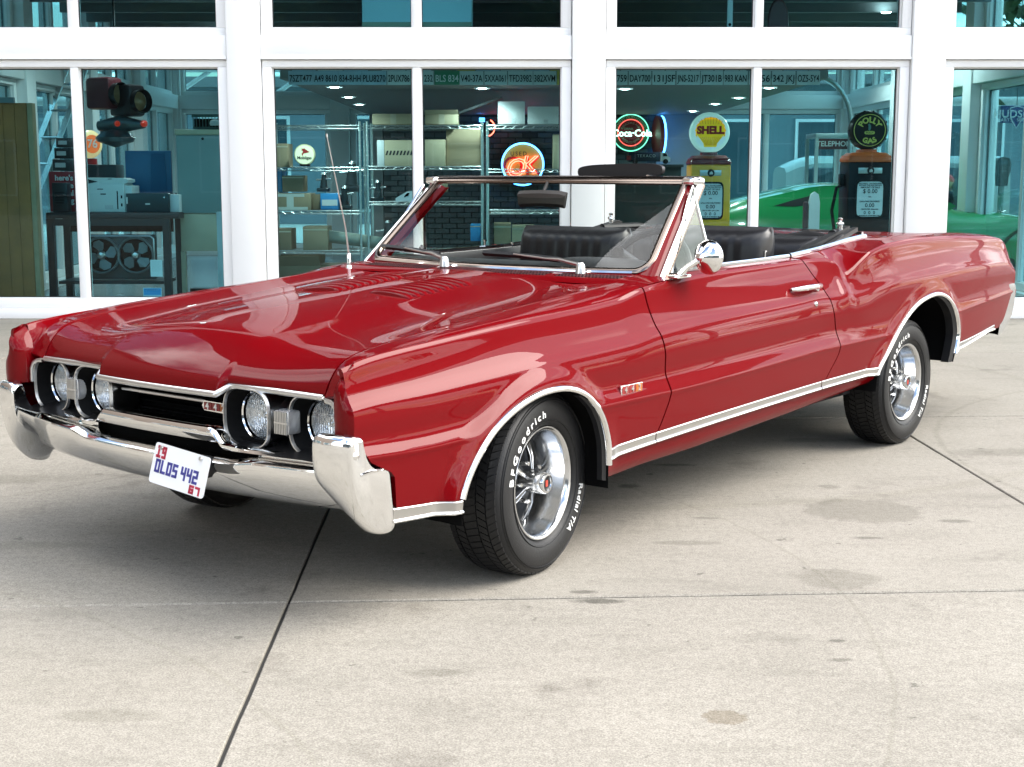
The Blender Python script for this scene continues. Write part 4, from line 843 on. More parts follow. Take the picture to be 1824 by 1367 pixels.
# ---------------------------------------------------------------- wheels
TR = .333; WSC = .902
def tyre_profile():
    o = [(.205, .082), (.212, .094), (.222, .100), (.243, .1065), (.268, .1085), (.292, .105), (.309, .098), (.319, .090), (.3255, .080), (.3295, .066), (.3310, .04), (.3315, 0)]
    return o+[(r, -h) for r, h in o[-2::-1]]
def text_on_ring(s, rad, size, mid_deg, spacing=1.0, wide=1.0):
    t = text_mb(s, size, .0016, spacing=spacing, bold=.0003); t2 = MB()
    v = []
    for x, y, z in t.v:
        a = R(mid_deg)-x*wide/rad; v.append(((rad+y)*math.cos(a), z, (rad+y)*math.sin(a)))
    t2.add(v, t.f); return t2
def make_wheel():
    """wheel about its own axis: outer face towards +Y, X rearward, Z up"""
    T = []
    m = MB(); prof = tyre_profile(); n = 180; P = []
    for i in range(n):
        a = 2*math.pi*i/n; row = []
        for r, h in prof:
            row.append((r*math.cos(a), h, r*math.sin(a)))
        P.append(row)
    m.grid(np.array(P), closeu=True)
    T.append(('tyre', m, RUBBER, {}))
    # tread: rows of blocks standing on the carcass, leaving circumferential and cross grooves
    m = MB(); rows = [(-.088, -.062), (-.057, -.028), (-.023, .023), (.028, .057), (.062, .088)]
    for k, (h0, h1) in enumerate(rows):
        nb = 74
        for i in range(nb):
            a0 = 2*math.pi*(i+.06+.5*(k % 2))/nb; a1 = 2*math.pi*(i+.90+.5*(k % 2))/nb; v = []; sk = .022*(1 if k % 2 else -1)
            for rr_ in (0, 1):
                for h, da in ((h0, -sk), (h1, sk)):
                    rb = np.interp(abs(h), [0, .04, .066, .08, .09], [.3315, .331, .3295, .3255, .319]); r = rb-.004+rr_*.0095
                    for a in (a0, a1): v.append((r*math.cos(a+da), h, r*math.sin(a+da)))
            m.add(v, [(4, 5, 7, 6), (0, 4, 6, 2), (1, 3, 7, 5), (0, 1, 5, 4), (2, 6, 7, 3)])
    T.append(('tread_blocks', m, RUBBER, {'smooth': False, 'kind': 'stuff'}))
    m = MB()
    for rr_, hh in ((.300, .1035), (.307, .1005), (.228, .1035)): m.lathe([(rr_-.0015, hh-.001), (rr_, hh+.0016), (rr_+.0015, hh-.002)], 120, axis='y')
    T.append(('sidewall_ribs', m, RUBBER, {}))
    for m in (text_on_ring('BFGoodrich', .254, .038, 133, spacing=1.42, wide=1.35), text_on_ring('Radial T/A', .254, .037, -32, spacing=1.1, wide=1.12)):
        m.v = [(x, y+.1078, z) for x, y, z in m.v]; T.append(('raised_lettering', m, WHITEL, {'smooth': False}))
    m = MB(); m.lathe([(.186, .070), (.190, .086), (.197, .0935), (.204, .0935), (.208, .088), (.207, .080)], 96, axis='y'); m.lathe([(.186, .070), (.1835, .060), (.176, .036), (.168, .010), (.163, -.006), (.160, -.02)], 96, axis='y'); T.append(('trim_ring', m, ALU, {'sharp': 50}))
    m = MB(); P = []
    for i in range(120):
        a = 2*math.pi*i/120; c = math.cos(2.5*a)**2; row = []
        for r in np.linspace(.035, .161, 14):
            q = (r-.035)/.126; sp_ = math.exp(-((abs(((math.degrees(a) % 72)-36))-36)/(9.5+2*q))**2)
            h = .018+(.020*sp_-.030*(1-sp_)*math.sin(math.pi*min(1, q*1.05)))*(1-q*.5)-.034*q
            row.append((r*math.cos(a), h, r*math.sin(a)))
        P.append(row)
    m.grid(np.array(P), closeu=True); T.append(('wheel_disc', m, GUN, {}))
    m = MB()
    for k in range(5):
        a = R(72*k); ca, sa = math.cos(a), math.sin(a)
        for s_ in (-1, 1):
            pts = [((r*ca-s_*w_*sa), h, (r*sa+s_*w_*ca)) for r, w_, h in ((.045, .006, .042), (.09, .008, .032), (.12, .012, .018), (.159, .018, -.004))]
            m.tube(pts, .0024, 6)
        pts = [(r*ca, h, r*sa) for r, h in ((.04, .041), (.09, .0325), (.12, .0185), (.159, -.005))]
        m.sweep(pts, [(-.0045, -.003), (-.004, .002), (.004, .002), (.0045, -.003)], (0, 1, 0))
    T.append(('spoke_edges', m, mat('spoke_metal', (.30, .31, .32), .25, 1), {}))
    m = MB()
    for k in range(5):
        a = R(72*k+36); r = .135; w_ = R(13); 
        for sg in (0,):
            m = MB(); v = [(rr_*math.cos(a+da), .0-.012*((rr_-.105)/.03), rr_*math.sin(a+da)) for rr_, da in ((.108, -w_), (.108, w_), (.136, w_*.9), (.136, -w_*.9))]
            m.add(v, [(0, 1, 2, 3)]); T.append(('vent_opening', m, MATTE, {'smooth': False}))
    m = MB(); m.lathe([(.040, .02), (.0405, .072), (.0385, .102), (.035, .107), (.028, .108), (.026, .103)], 40, axis='y'); T.append(('centre_cap', m, ALU, {'sharp': 40}))
    m = MB(); m.lathe([(0, .1035), (.0265, .1035)], 30, axis='y'); T.append(('cap_disc', m, BLACK, {'smooth': False}))
    m = MB()
    for dz in (-.0055, .0055): m.box(-.006, .006, .1036, .1048, dz-.0035, dz+.0035)
    m.box(-.0075, .0075, .1036, .1045, -.011, .011); T.append(('cap_emblem', m, mat('emblem_red', (.5, .05, .03), .35), {'smooth': False}))
    for k in range(5):
        a = R(72*k+36); m = MB(); m.lathe([(0, .052), (.007, .051), (.0085, .046), (.0085, .02)], 10, (.072*math.cos(a), 0, .072*math.sin(a)), 'y')
        T.append(('lug_nut', m, CHROME, {}))
    return T
WT = make_wheel(); WHEELS = []
for nm, x, y, steer, sg, spin in (('wheel', -.012, .742, 7.5, 1, 0), ('wheel', 2.842, .750, 0, 1, 2), ('wheel', -.012, .742, -7.5, -1, 40), ('wheel', 2.842, .750, 0, -1, 80)):
    piv = bpy.data.objects.new('wheel', None); piv.empty_display_size = .05; piv.location = (x, -y*sg, TR)
    # local frame of the car: Y flipped, so an outer face along +Y(driver) is local -Y
    piv.rotation_euler = (0, 0, R(steer) if sg > 0 else math.pi-R(steer)); link(piv, CAR)
    WHEELS.append(piv)
    if len(WHEELS) == 1:
        for n_, mb, mt_, kw in WT:
            m = MB(); m.join(mb); m.v = [(x_*WSC, -y_, z_*WSC) for x_, y_, z_ in m.v]; m.f = [f[::-1] for f in m.f]
            m.build(n_, mt_, piv, **dict(kw))
    else:
        for src in list(WHEELS[0].children):
            o = src.copy(); COL.objects.link(o); o.parent = piv
# ---------------------------------------------------------------- front face
m = MB(); m.box(-.70, -.62, -.745, .745, .50, .73); cb_(m, 'grille_backing', MATTE, smooth=False)
m = MB()
for z in (.565, .590, .612, .655, .675): m.box(-.735, -.70, -.27, .27, z-.002, z+.002)
GR = cb_(m, 'grille', MATTE, smooth=False)
m = MB(); G = []
for y in np.linspace(-.745, .745, 40): G.append([(-.865, y, .522+.035*math.exp(-(y/.27)**6)), (-.80, y, .540+.03*math.exp(-(y/.27)**6)), (-.70, y, .560)])
m.grid(np.array(G)); cb_(m, 'lower_valance', mat('valance_black', (.006, .006, .0065), .3, spec=.35), fix=False)
m = MB(); m.sweep([(-.80, y, .633) for y in np.linspace(-.27, .29, 20)], [(-.0045, -.006), (-.0045, .004), (0, .006), (.0045, .004), (.0045, -.006)], (-1, 0, 0)); cb_(m, 'grille_bar', SATIN, GR, sharp=50)
m = MB(); m.prism([(.145, .622), (.155, .608), (.268, .606), (.278, .618), (.268, .637), (.155, .638)], -.815, -.803, 'x'); cb_(m, 'grille_badge', CHROME, GR, sharp=30)
for i, (ch, y) in enumerate(zip('442', (.174, .212, .249))):
    m = MB(); m.box(-.8175, -.8149, y-.017, y+.017, .611, .634); cb_(m, 'badge_cell', mat('badge_red', (.22, .012, .01), .3) if i < 2 else mat('badge_orange', (.34, .09, .01), .3), GR)
    t = text_mb(ch, .029, .0012, bold=.0008); t.v = [(-.8190-p[2], y+p[0], .6225+p[1]) for p in t.v]; cb_(t, 'badge_numeral', mat('silver_numeral', (.75, .75, .72), .3, .3), GR, smooth=False)
LAMPG = glassmat('lamp_glass', (.95, .96, .96), 1.45)
REFL = mat('lamp_reflector', (.80, .82, .83), .16, 1, bump=.7, bscale=42)
def oct_ring(cy, cz, wy, wz, n=48, pw=3.2):
    o = []
    for i in range(n):
        a = 2*math.pi*i/n; c, s_ = math.cos(a), math.sin(a); k = (abs(c)**pw+abs(s_)**pw)**(-1/pw); o.append((cy+wy*c*k, cz+wz*s_*k))
    return o
def build_lamp(cy, xf_):
    cz = .612; x0 = xf_
    A_ = oct_ring(cy, cz, .102, .091); B_ = oct_ring(cy, cz, .096, .085); C_ = oct_ring(cy, cz, .079, .077, pw=2)
    m = MB(); G = []
    def ring(x, q): return [(x, y, z) for y, z in q]
    m.grid(np.array([ring(x0+.002, B_), ring(x0+.055, C_), ring(x0+.068, C_)]), closev=True)
    o = cb_(m, 'headlight', mat('shroud_black', (.004, .0042, .0045), .8, spec=.12), sharp=60, fix=False)
    m = MB(); A2_ = oct_ring(cy, cz, .088, .076); m.grid(np.array([ring(x0+.12, A2_), ring(x0+.05, oct_ring(cy, cz, .094, .083)), ring(x0+.008, oct_ring(cy, cz, .1015, .0905))]), closev=True); cb_(m, 'shroud_shell', SATIN, o, fix=False)
    m = MB(); D_ = oct_ring(cy, cz, .099, .088); m.grid(np.array([ring(x0+.006, A_), ring(x0-.003, D_), ring(x0-.003, B_), ring(x0+.006, oct_ring(cy, cz, .0935, .0825))]), closev=True); cb_(m, 'bezel', SATIN, o, sharp=60, fix=False)
    m = MB(); m.lathe([(.0715, -.006), (.0745, -.010), (.0785, -.008), (.080, 0), (.080, .01)], 48, (x0+.058, cy, cz), 'x'); cb_(m, 'lamp_ring', CHROME, o)
    m = MB(); prof = [(r, -.020*(1-(r/.0725)**2)-.004) for r in np.linspace(0, .0725, 12)]; m.lathe(prof, 48, (x0+.062, cy, cz), 'x'); 
    cb_(m, 'lens', LAMPG, o)
    # moulded flutes just behind the lens
    m = MB()
    for y in np.arange(-.066, .067, .0088):
        h_ = math.sqrt(max(0, .068**2-y*y))
        if h_ < .008: continue
        pts = [(x0+.062-.018*(1-((y*y+z*z)/.0725**2)), cy+y, cz+z) for z in np.linspace(-h_, h_, 7)]
        m.tube(pts, .0014, 5)
    for z in (-.03, 0.0, .03):
        h_ = math.sqrt(.068**2-z*z); m.tube([(x0+.063-.018*(1-((y*y+z*z)/.0725**2)), cy+y, cz+z) for y in np.linspace(-h_, h_, 7)], .0013, 5)
    cb_(m, 'lens_flutes', mat('flute_glass', (.72, .74, .75), .08, .6), o, kind='stuff')
    m = MB(); prof = [(r, .045*(1-(r/.072)**2)) for r in np.linspace(0, .072, 14)]; m.lathe(prof, 48, (x0+.064, cy, cz), 'x'); cb_(m, 'reflector', REFL, o)
    m = MB(); m.lathe([(0, -.012), (.012, -.006), (.014, .004), (.011, .03)], 16, (x0+.08, cy, cz), 'x'); cb_(m, 'bulb_shield', CHROME, o)
for cy in (.377, .640, -.377, -.640): build_lamp(cy, -.842 if abs(cy) < .5 else -.822)
for sg in (1, -1):
    cy = sg*.510; m = MB(); q = []
    # chrome cross-body with the ribbed parking lamp in its middle
    P = []
    for y, hz, x in ((-.044, .082, -.765), (-.036, .076, -.792), (-.028, .062, -.815), (-.018, .048, -.826), (0, .043, -.829), (.034, .040, -.828), (.046, .040, -.82)):
        P.append([(x+.05*(abs(t)**3), cy+y, .614+hz*t) for t in np.linspace(-1, 1, 15)])
    m.grid(np.array(P)); o = cb_(m, 'parking_lamp', SATIN, fix=False)
    m = MB(); m.box(-.840, -.79, cy-.012, cy+.048, .578, .650, b=.008); cb_(m, 'lens', mat('grey_ribbed_lens', (.50, .50, .50), .25, .6), o)
    m = MB()
    for k in range(8): y = cy-.007+k*.0068; m.box(-.8435, -.840, y-.0018, y+.0018, .580, .646)
    m.box(-.8440, -.8402, cy-.010, cy+.046, .6105, .6150); cb_(m, 'rib', SATIN, o, smooth=False)
# ---------------------------------------------------------------- front bumper
def bx(y): return .072*(abs(y)/.70)**2.2
def bumper():
    m = MB(); G = []
    YS_ = np.concatenate([np.linspace(-.755, -.47, 20), np.linspace(-.465, -.40, 8), np.linspace(-.39, -.24, 14), np.linspace(-.23, .23, 16), np.linspace(.24, .39, 14), np.linspace(.40, .465, 8), np.linspace(.47, .755, 20)])
    for y in YS_:
        a = abs(y); c = 1-min(1, max(0, (a-.262)/.066)); c = c*c*(3-2*c)       # raised centre
        zt_ = .528+.050*c; sl = 1-min(1, max(0, (a-.33)/.13)); sl = sl*sl*(3-2*sl)   # slot
        d = bx(y); xs = -.895+d
        zs1 = .512+.018*sl; zs0 = .507-.016*sl; dep = .085*sl
        tn = 1-min(1, max(0, (a-.60)/.14)); 
        row = [(xs+.085, y, zt_-.006), (xs+.014, y, zt_+.001), (xs+.004, y, zt_-.003), (xs-.002, y, zt_-.012), (xs-.002+.003*(1-sl), y, (zt_+zs1)/2), (xs+.006, y, zs1+.004), (xs+.012, y, zs1),
               (xs+.014+dep, y, zs1-.004*sl), (xs+.014+dep, y, zs0+.004*sl), (xs+.006, y, zs0), (xs-.004, y, zs0-.003), (xs-.018, y, zs0-.013), (xs-.021, y, zs0-.024), (xs-.014, y, zs0-.052), (xs+.004, y, .408), (xs+.024, y, .385), (xs+.045, y, .372), (xs+.09, y, .362)]
        G.append(row)
    m.grid(np.array(G)); return m
BUMP = cb_(bumper(), 'front_bumper', CHROME, sharp=34, fix=False)
m = MB(); m.box(-.815, -.805, -.47, .47, .480, .545); cb_(m, 'air_slot', MATTE, BUMP, smooth=False)
for sg in (1, -1):
    # wrap-round end of the bumper: side outline lofted across its width
    prof = [(-.858, .614), (-.853, .590), (-.836, .546), (-.812, .522), (-.772, .511), (-.748, .503), (-.742, .478), (-.733, .40), (-.722, .330), (-.730, .318), (-.765, .318), (-.806, .334), (-.846, .372), (-.872, .418), (-.888, .470), (-.898, .525), (-.902, .575), (-.898, .608), (-.885, .617)]
    cx_, cz_ = -.825, .47
    def sl_(y, k, dx, cutx=None):
        a = min(1, max(0, (abs(y)-.728)/.085)); lo = .40+.60*a
        o = []
        for x, z in prof:
            z2 = (z-cz_)*k+cz_
            if z2 < .50: z2 = .50-(.50-z2)*lo
            o.append(((x-cx_)*k+cx_+dx, y, z2))
        return o
    G = [sl_(.728*sg, .90, -.016), sl_(.735*sg, .965, -.015), sl_(.750*sg, 1.0, -.012), sl_(.79*sg, 1.0, -.006), sl_(.825*sg, 1.0, .001), sl_(.843*sg, .985, .005), sl_(.852*sg, .95, .010), sl_(.855*sg, .90, .014)]
    G = [crom(np.array(g+[g[0]]), 76)[:-1] for g in G]
    m = MB(); m.grid(np.array(G), closev=True); nr_ = G[0].shape[0]; k0 = (len(G)-1)*nr_
    m.f += [tuple(range(nr_)), tuple(range(k0, k0+nr_))[::-1]]; m.m += [0, 0]
    cb_(m, 'bumper_end', CHROME, BUMP, sharp=50)
    m = MB(); m.lathe([(0, .008), (.006, .0075), (.0105, .005), (.012, 0)], 20, (-.868, .853*sg, .562) if sg > 0 else (-.868, -.853, .562), 'y')
    if sg < 0: m.v = [(x, -.853-(y+.853), z) for x, y, z in m.v]
    cb_(m, 'bumper_bolt', CHROME, BUMP)
    # side crease of the end piece
    m = MB(); m.sweep([(-.852, sg*.853, .507), (-.81, sg*.856, .512), (-.768, sg*.855, .511), (-.752, sg*.848, .507)], [(-.002, -.004), (-.002, .003), (.003, .005), (.006, .001), (.006, -.004)], (0, sg, .6)); cb_(m, 'bumper_crease', CHROME, BUMP)
# licence plate on its tilted bracket
PM = Matrix.Translation((-.955, .206, .452)) @ Matrix.Rotation(R(14), 4, 'Y') @ Matrix.Rotation(R(-4), 4, 'X') @ Matrix.Scale(.92, 4)
def plate_local(mb): mb.v = [tuple(PM @ Vector((-p[2], p[0], p[1]))) for p in mb.v]; return mb
pw, ph, rr_ = .1405, .0665, .012; pts = []
for cx_, cy_, a0 in ((pw-rr_, ph-rr_, 0), (-pw+rr_, ph-rr_, 90), (-pw+rr_, -ph+rr_, 180), (pw-rr_, -ph+rr_, 270)):
    for k in range(6): a = R(a0+18*k); pts.append((cx_+rr_*math.cos(a), cy_+rr_*math.sin(a)))
m = MB(); m.prism(pts, 0, .0025, 'z'); LP = cb_(plate_local(m), 'licence_plate', mat('plate_white', (.78, .78, .78), .4), smooth=False)
RED_, BLU_ = mat('plate_red', (.42, .02, .05), .5), mat('plate_blue', (.045, .045, .24), .5)
def seg_text(s, x, y, h_, w_, st, gap):
    """squared block lettering built from bars"""
    S = {'1': 'td', '9': 'abcdfg', 'O': 'abcdef', 'L': 'fed', 'D': 'abcdef', 'S': 'afgcd', '4': 'fgbc', '2': 'abged', '6': 'afgecd', '7': 'abc'}
    m = MB()
    for ch in s:
        hh = h_/2
        B = {'a': (x, x+w_, y+h_-st, y+h_), 'g': (x, x+w_, y+hh-st/2, y+hh+st/2), 'd': (x, x+w_, y, y+st), 'f': (x, x+st, y+hh, y+h_), 'e': (x, x+st, y, y+hh), 'b': (x+w_-st, x+w_, y+hh, y+h_), 'c': (x+w_-st, x+w_, y, y+hh), 't': (x+w_*.5-st/2, x+w_*.5+st/2, y, y+h_)}
        if ch == ' ': x += w_*.5; continue
        if ch == '1': m.box(x+w_*.15, x+w_*.5, y+h_-st, y+h_, .0026, .0037)
        if ch == 'D':
            B['a'] = (x, x+w_*.86, y+h_-st, y+h_); B['d'] = (x, x+w_*.86, y, y+st)
        for k in S[ch]: b_ = B[k]; m.box(b_[0], b_[1], b_[2], b_[3], .0026, .0037)
        x += w_+gap
    return m
cb_(plate_local(seg_text('19', -.128, .018, .040, .022, .009, .006)), 'lettering', RED_, LP, smooth=False)
cb_(plate_local(seg_text('OLDS 442', -.122, -.030, .044, .0255, .0088, .0048)), 'lettering', BLU_, LP, smooth=False)
cb_(plate_local(seg_text('67', .066, -.0625, .028, .024, .008, .006)), 'lettering', RED_, LP, smooth=False)
for x in (-.105, .095):
    m = MB(); m.lathe([(0, .010), (.006, .009), (.0075, .0025)], 12, (x, .052 if x < 0 else .055, 0), 'z'); cb_(plate_local(m), 'screw', SATIN, LP)
m = MB(); m.box(-.93, -.86, .19, .28, .43, .49); cb_(m, 'plate_bracket', BLACK)
# ================================================================== things in the showroom
def rect(u0, v0, u1, v1, y):
    a = at(u0, v1, y); b = at(u1, v0, y); return a.x, b.x, at((u0+u1)/2, v1, y).z, at((u0+u1)/2, v0, y).z
CARD = [mat('cardboard_%s' % n, c, .8, var=.08, vscale=5) for n, c in (('tan', (.36, .27, .17)), ('pale', (.48, .40, .27)), ('brown', (.25, .18, .11)))]
BOXW = mat('white_box', (.72, .74, .75), .6, var=.04)
TAPE = mat('packing_tape', (.55, .48, .36), .35)
def thing_box(name, u0, v0, u1, v1, y, dep, m, label, cat, group=None, b=.004, rz=0):
    x0, x1, z0, z1 = rect(u0, v0, u1, v1, y); cx_ = (x0+x1)/2
    mb = MB().box(x0-cx_, x1-cx_, 0, dep, 0, z1-z0, b=b); o = mb.build(name, m, None, label=label, cat=cat, group=group, sharp=30); o.location = (cx_, y, z0); o.rotation_euler = (0, 0, rz); o['w'] = x1-x0; o['h'] = z1-z0; o['d'] = dep; return o
def carton(u0, v0, u1, v1, y, dep, m, label, tape='h', open_=False, rz=0):
    o = thing_box('cardboard_box', u0, v0, u1, v1, y, dep, m, label, 'box', 'boxes on the wire shelves', rz=rz); w_, h_ = o['w'], o['h']
    if tape == 'h': MB().box(-w_/2-.001, w_/2+.001, -.002, -.0005, h_*.84, h_*.90).build('tape', TAPE, o, smooth=False)
    if tape == 'v': MB().box(-.03, .03, -.002, -.0005, .0, h_).build('tape', TAPE, o, smooth=False)
    if tape == 'I':
        m_ = MB(); m_.box(-w_*.12, w_*.06, -.002, -.0005, h_*.2, h_*.8); m_.box(-w_*.46, w_*.34, -.002, -.0004, h_*.8, h_*.98); m_.box(-w_*.35, w_*.42, -.002, -.0004, .003, h_*.2); m_.build('tape', mat('clear_tape', (.62, .64, .58), .3), o, smooth=False)
    if open_:
        for s_ in (-1, 1): m_ = MB().box(-w_/2, w_/2, 0, .004, 0, h_*.5); m_.xf(Matrix.Translation((0, 0 if s_ < 0 else dep, h_)) @ Matrix.Rotation(R(35*-s_), 4, 'X')); m_.build('flap', m, o, smooth=False)
    return o
def text_at(o, s, x, y, z, size, m, ext=.001, bold=0, spacing=1, name='lettering'):
    t = text_mb(s, size, ext, bold=bold, spacing=spacing); t.xf(Matrix.Translation((x, y, z)) @ FACE); return t.build(name, m, o, smooth=False)
INK = mat('black_ink', (.015, .015, .02), .6); REDINK = mat('red_ink', (.45, .02, .02), .5); WINK = mat('white_ink', (.75, .75, .74), .6); BLUEINK = mat('blue_ink', (.03, .07, .35), .5)
# --- old number plates along the bulkhead
PL = [mat('number_plate_%s' % n, c, .45) for n, c in (('white', (.62, .65, .66)), ('blue', (.40, .52, .62)), ('green', (.05, .22, .12)), ('yellow', (.55, .42, .08)))]
def nplate(u0, u1, v0, v1, s, k, label, y=12.962):
    x0, x1, z0, z1 = rect(u0, v0, u1, v1, y); o = MB().box(-(x1-x0)/2, (x1-x0)/2, 0, .003, 0, z1-z0).build('number_plate', PL[k], None, smooth=False, label=label, cat='number plate', group='old number plates along the bulkhead'); o.location = ((x0+x1)/2, y, z0)
    if s:
        t = text_mb(s, .085, .001, bold=.0012); w_ = max(p[0] for p in t.v)-min(p[0] for p in t.v); f_ = min(.92*(x1-x0)/w_, 1.1); t.v = [(p[0]*f_, p[1], p[2]) for p in t.v]
        t.xf(Matrix.Translation((0, -.001, (z1-z0)*.44)) @ FACE); t.build('lettering', WINK if k == 2 else INK, o, smooth=False)
    return o
row = [(514, 557, '7SZT477', 1), (558, 602, 'A49 8610', 1), (603, 644, '834-RHH', 1), (645, 688, 'PLU8270', 1), (690, 731, '2PUX786', 0), (733, 772, 'M51 232', 0), (774, 818, 'BLS 834', 2), (819, 861, 'V40-37A', 0), (863, 903, '5XXA061', 0), (905, 949, 'TFD3982', 0), (950, 991, '382XVM', 0), (992, 1035, '206', 3), (1037, 1058, '', 0), (1072, 1118, 'LWT759', 0), (1120, 1160, 'DAY700', 0), (1162, 1203, '131JSF', 0), (1205, 1247, 'JNS-5217', 0), (1248, 1288, 'JT301B', 0), (1289, 1332, '983 KAN', 0), (1334, 1373, '31 56', 0), (1375, 1417, '342 JKJ', 0), (1419, 1461, 'OZ5-5Y4', 0)]
CN = ['white', 'pale blue', 'dark green', 'yellow']
for u0, u1, s, k in row:
    if s: nplate(u0, u1, 127, 151.5, s, k, f'{CN[k]} number plate reading {s} in the lower row above the shelves and pumps')
row2 = [(520, 562, '', 1), (566, 610, '', 0), (612, 655, '', 1), (680, 722, 'SW 5110', 0), (724, 768, 'B42 6', 0), (772, 812, '', 2), (815, 846, '', 3), (848, 890, '', 1), (892, 934, '', 0), (936, 978, '', 1), (980, 1016, '', 3), (1072, 1104, 'BFA 222', 0), (1106, 1144, '', 0), (1146, 1184, '', 0), (1186, 1229, 'N-602', 0), (1231, 1271, '00707', 0), (1273, 1316, 'BMJ6790', 0), (1318, 1330, '', 0), (1354, 1394, '', 0), (1396, 1440, '', 1), (1441, 1460, '', 1)]
prev = None
for i, (u0, u1, s, k) in enumerate(row2):
    below = [q for q in row if q[0] <= (u0+u1)/2 <= q[1]+2 and q[2]]
    if s: lb = f'{CN[k]} number plate reading {s} in the half hidden upper row'
    elif below: lb = f'{CN[k]} half hidden plate in the upper row, above plate {below[0][2]}'
    else: lb = f'{CN[k]} half hidden plate in the upper row, beside the window post'
    nplate(u0, u1, 106, 126.4, s, k, lb, 12.965)
# --- wire shelving
WIRE = mat('zinc_wire', (.62, .66, .66), .35, 1)
def shelving(u0, u1, vs, y, label, dep=.46):
    x0 = at(u0, 300, y).x; x1 = at(u1, 300, y).x; t = empty('wire_shelving', ((x0+x1)/2, y, 0.012), label, 'shelving', 'wire shelving units behind the glass'); w_ = (x1-x0)/2; zt_ = at(700, vs[0], y).z+.04
    for sx_ in (-1, 1):
        for yy in (0, dep):
            m = MB(); m.tube([(sx_*(w_-.015), yy, 0), (sx_*(w_-.015), yy, zt_)], .0125, 10)
            for k in range(int(zt_/.05)): m.lathe([(.0125, -.003), (.0138, 0), (.0125, .003)], 10, (sx_*(w_-.015), yy, .05*k+.05))
            m.build('post', WIRE, t)
    for v in vs:
        z = at(700, v, y).z; m = MB(); h_ = .032
        for yy in (0, dep):
            m.tube([(-w_+.02, yy, z), (w_-.02, yy, z)], .0045, 6); m.tube([(-w_+.02, yy, z-h_), (w_-.02, yy, z-h_)], .0045, 6)
            n = int((2*w_)/.05); pts = [(-w_+.02+(2*w_-.04)*i/n, yy, z-(h_ if i % 2 else 0)) for i in range(n+1)]; m.tube(pts, .003, 5)
        for i in range(int(2*w_/.03)): x = -w_+.03+i*.03; m.tube([(x, 0, z+.004), (x, dep, z+.004)], .002, 4, cap=False)
        m.build('wire_shelf', WIRE, t)
shelving(478, 644, (226, 301, 378, 449, 520), 14.5, 'narrow zinc wire shelving holding the winged horse sign and taped cartons')
shelving(652, 861, (226, 299, 362, 449, 520), 14.5, 'wide wire shelving with the long low pale carton and the iron-shaped case')
shelving(865, 1070, (226, 304, 378, 449, 520), 14.5, 'zinc wire shelving with two white boxes on top, in front of the neon sign')
Y = 14.53
carton(663, 203, 738, 222, Y, .36, CARD[1], 'long low pale carton on the top shelf behind the window bar', 'v')
carton(757, 204, 816, 222, Y, .36, CARD[1], 'low open carton with dark folders on the top shelf right of the window bar', 'v', True)
for k, (u0, u1, v0) in enumerate(((887, 935, 181), (940, 995, 190))):
    o = thing_box('white_box', u0, v0, u1, 221.5, Y, .36, BOXW, ('taller squarer white box on the top shelf over the neon sign', 'lower wider white box on the top shelf beside the tall white box')[k], 'box', 'boxes on the wire shelves')
    MB().box(o['w']*.02, o['w']*.16, -.002, -.0005, o['h']*.06, o['h']*.26).build('label_patch', mat('grey_print', (.55, .57, .58), .6), o, smooth=False)
carton(998, 182, 1030, 222, Y, .36, CARD[0], 'upright carton on the top shelf at the end beside the white post', 'v')
# leaning folder boards on the top shelf
def board(u0, v0, u1, v1, y, th, m, name, label, cat):
    a, b = at(u0, v0, y), at(u1, v1, y); d = b-a; n = Vector((-d.z, 0, d.x)).normalized()*th
    mb = MB(); P = [a, b, b+n, a+n]; v = [(p-a)[:] for p in P]+[((p-a)+Vector((0, .3, 0)))[:] for p in P]; mb.add(v, [(0, 1, 2, 3), (7, 6, 5, 4), (0, 4, 5, 1), (1, 5, 6, 2), (2, 6, 7, 3), (3, 7, 4, 0)])
    o = mb.build(name, m, None, smooth=False, label=label, cat=cat); o.location = a; return o
board(818, 203, 895, 175, 14.6, .02, mat('dark_folder', (.05, .06, .065), .5), 'folder', 'dark folder board leaning up across the top shelf against the white box', 'folder')
carton(672, 250, 684, 297, Y, .3, BOXW, 'slim white box standing beside the diagonal striped carton', None)
o = carton(685, 250, 742, 297, Y, .34, CARD[1], 'pale carton with a diagonal striped band on the second shelf', None)
m = MB(); 
for i in range(9): m.add([(-.155+i*.036, -.0015, .115), (-.137+i*.036, -.0015, .115), (-.122+i*.036, -.0015, .16), (-.140+i*.036, -.0015, .16)], [(0, 1, 2, 3)])
m.build('striped_band', INK, o, smooth=False)
carton(757, 249, 793, 298, Y, .34, CARD[1], 'pale rounded carton on the second shelf right of the window bar', None)
carton(795, 229, 858, 297, 14.62, .30, CARD[0], 'large plain tan carton beside the shelf post, second shelf', None)
carton(985, 240, 1012, 301, Y, .3, CARD[1], 'narrow upright carton at the right end of the second shelf by the neon sign', 'v')
carton(486, 256, 512, 299, Y, .34, CARD[0], 'tan carton left of the winged horse sign', 'h')
carton(503, 313, 540, 342, Y, .3, CARD[2], 'small tan carton standing on the taped carton', 'h')
carton(485, 345, 553, 375, Y, .36, CARD[0], 'wide carton with crossed clear tape on the third shelf', 'I')
o = carton(571, 345, 602, 374, Y, .3, mat('bright_blue_box', (.05, .30, .62), .5), 'bright blue box with white panel on the third shelf', None); MB().box(-o['w']*.42, o['w']*.46, -.002, -.0005, o['h']*.25, o['h']*.62).build('white_panel', WINK, o, smooth=False)
carton(556, 347, 570, 374, 14.6, .3, CARD[2], 'dark narrow carton between the taped carton and the blue box', None)
carton(540, 404, 583, 447, Y, .36, CARD[0], 'square tan carton on the fourth shelf', 'h')
carton(488, 408, 518, 447, Y, .36, CARD[2], 'brown carton at the left end of the fourth shelf', 'h')
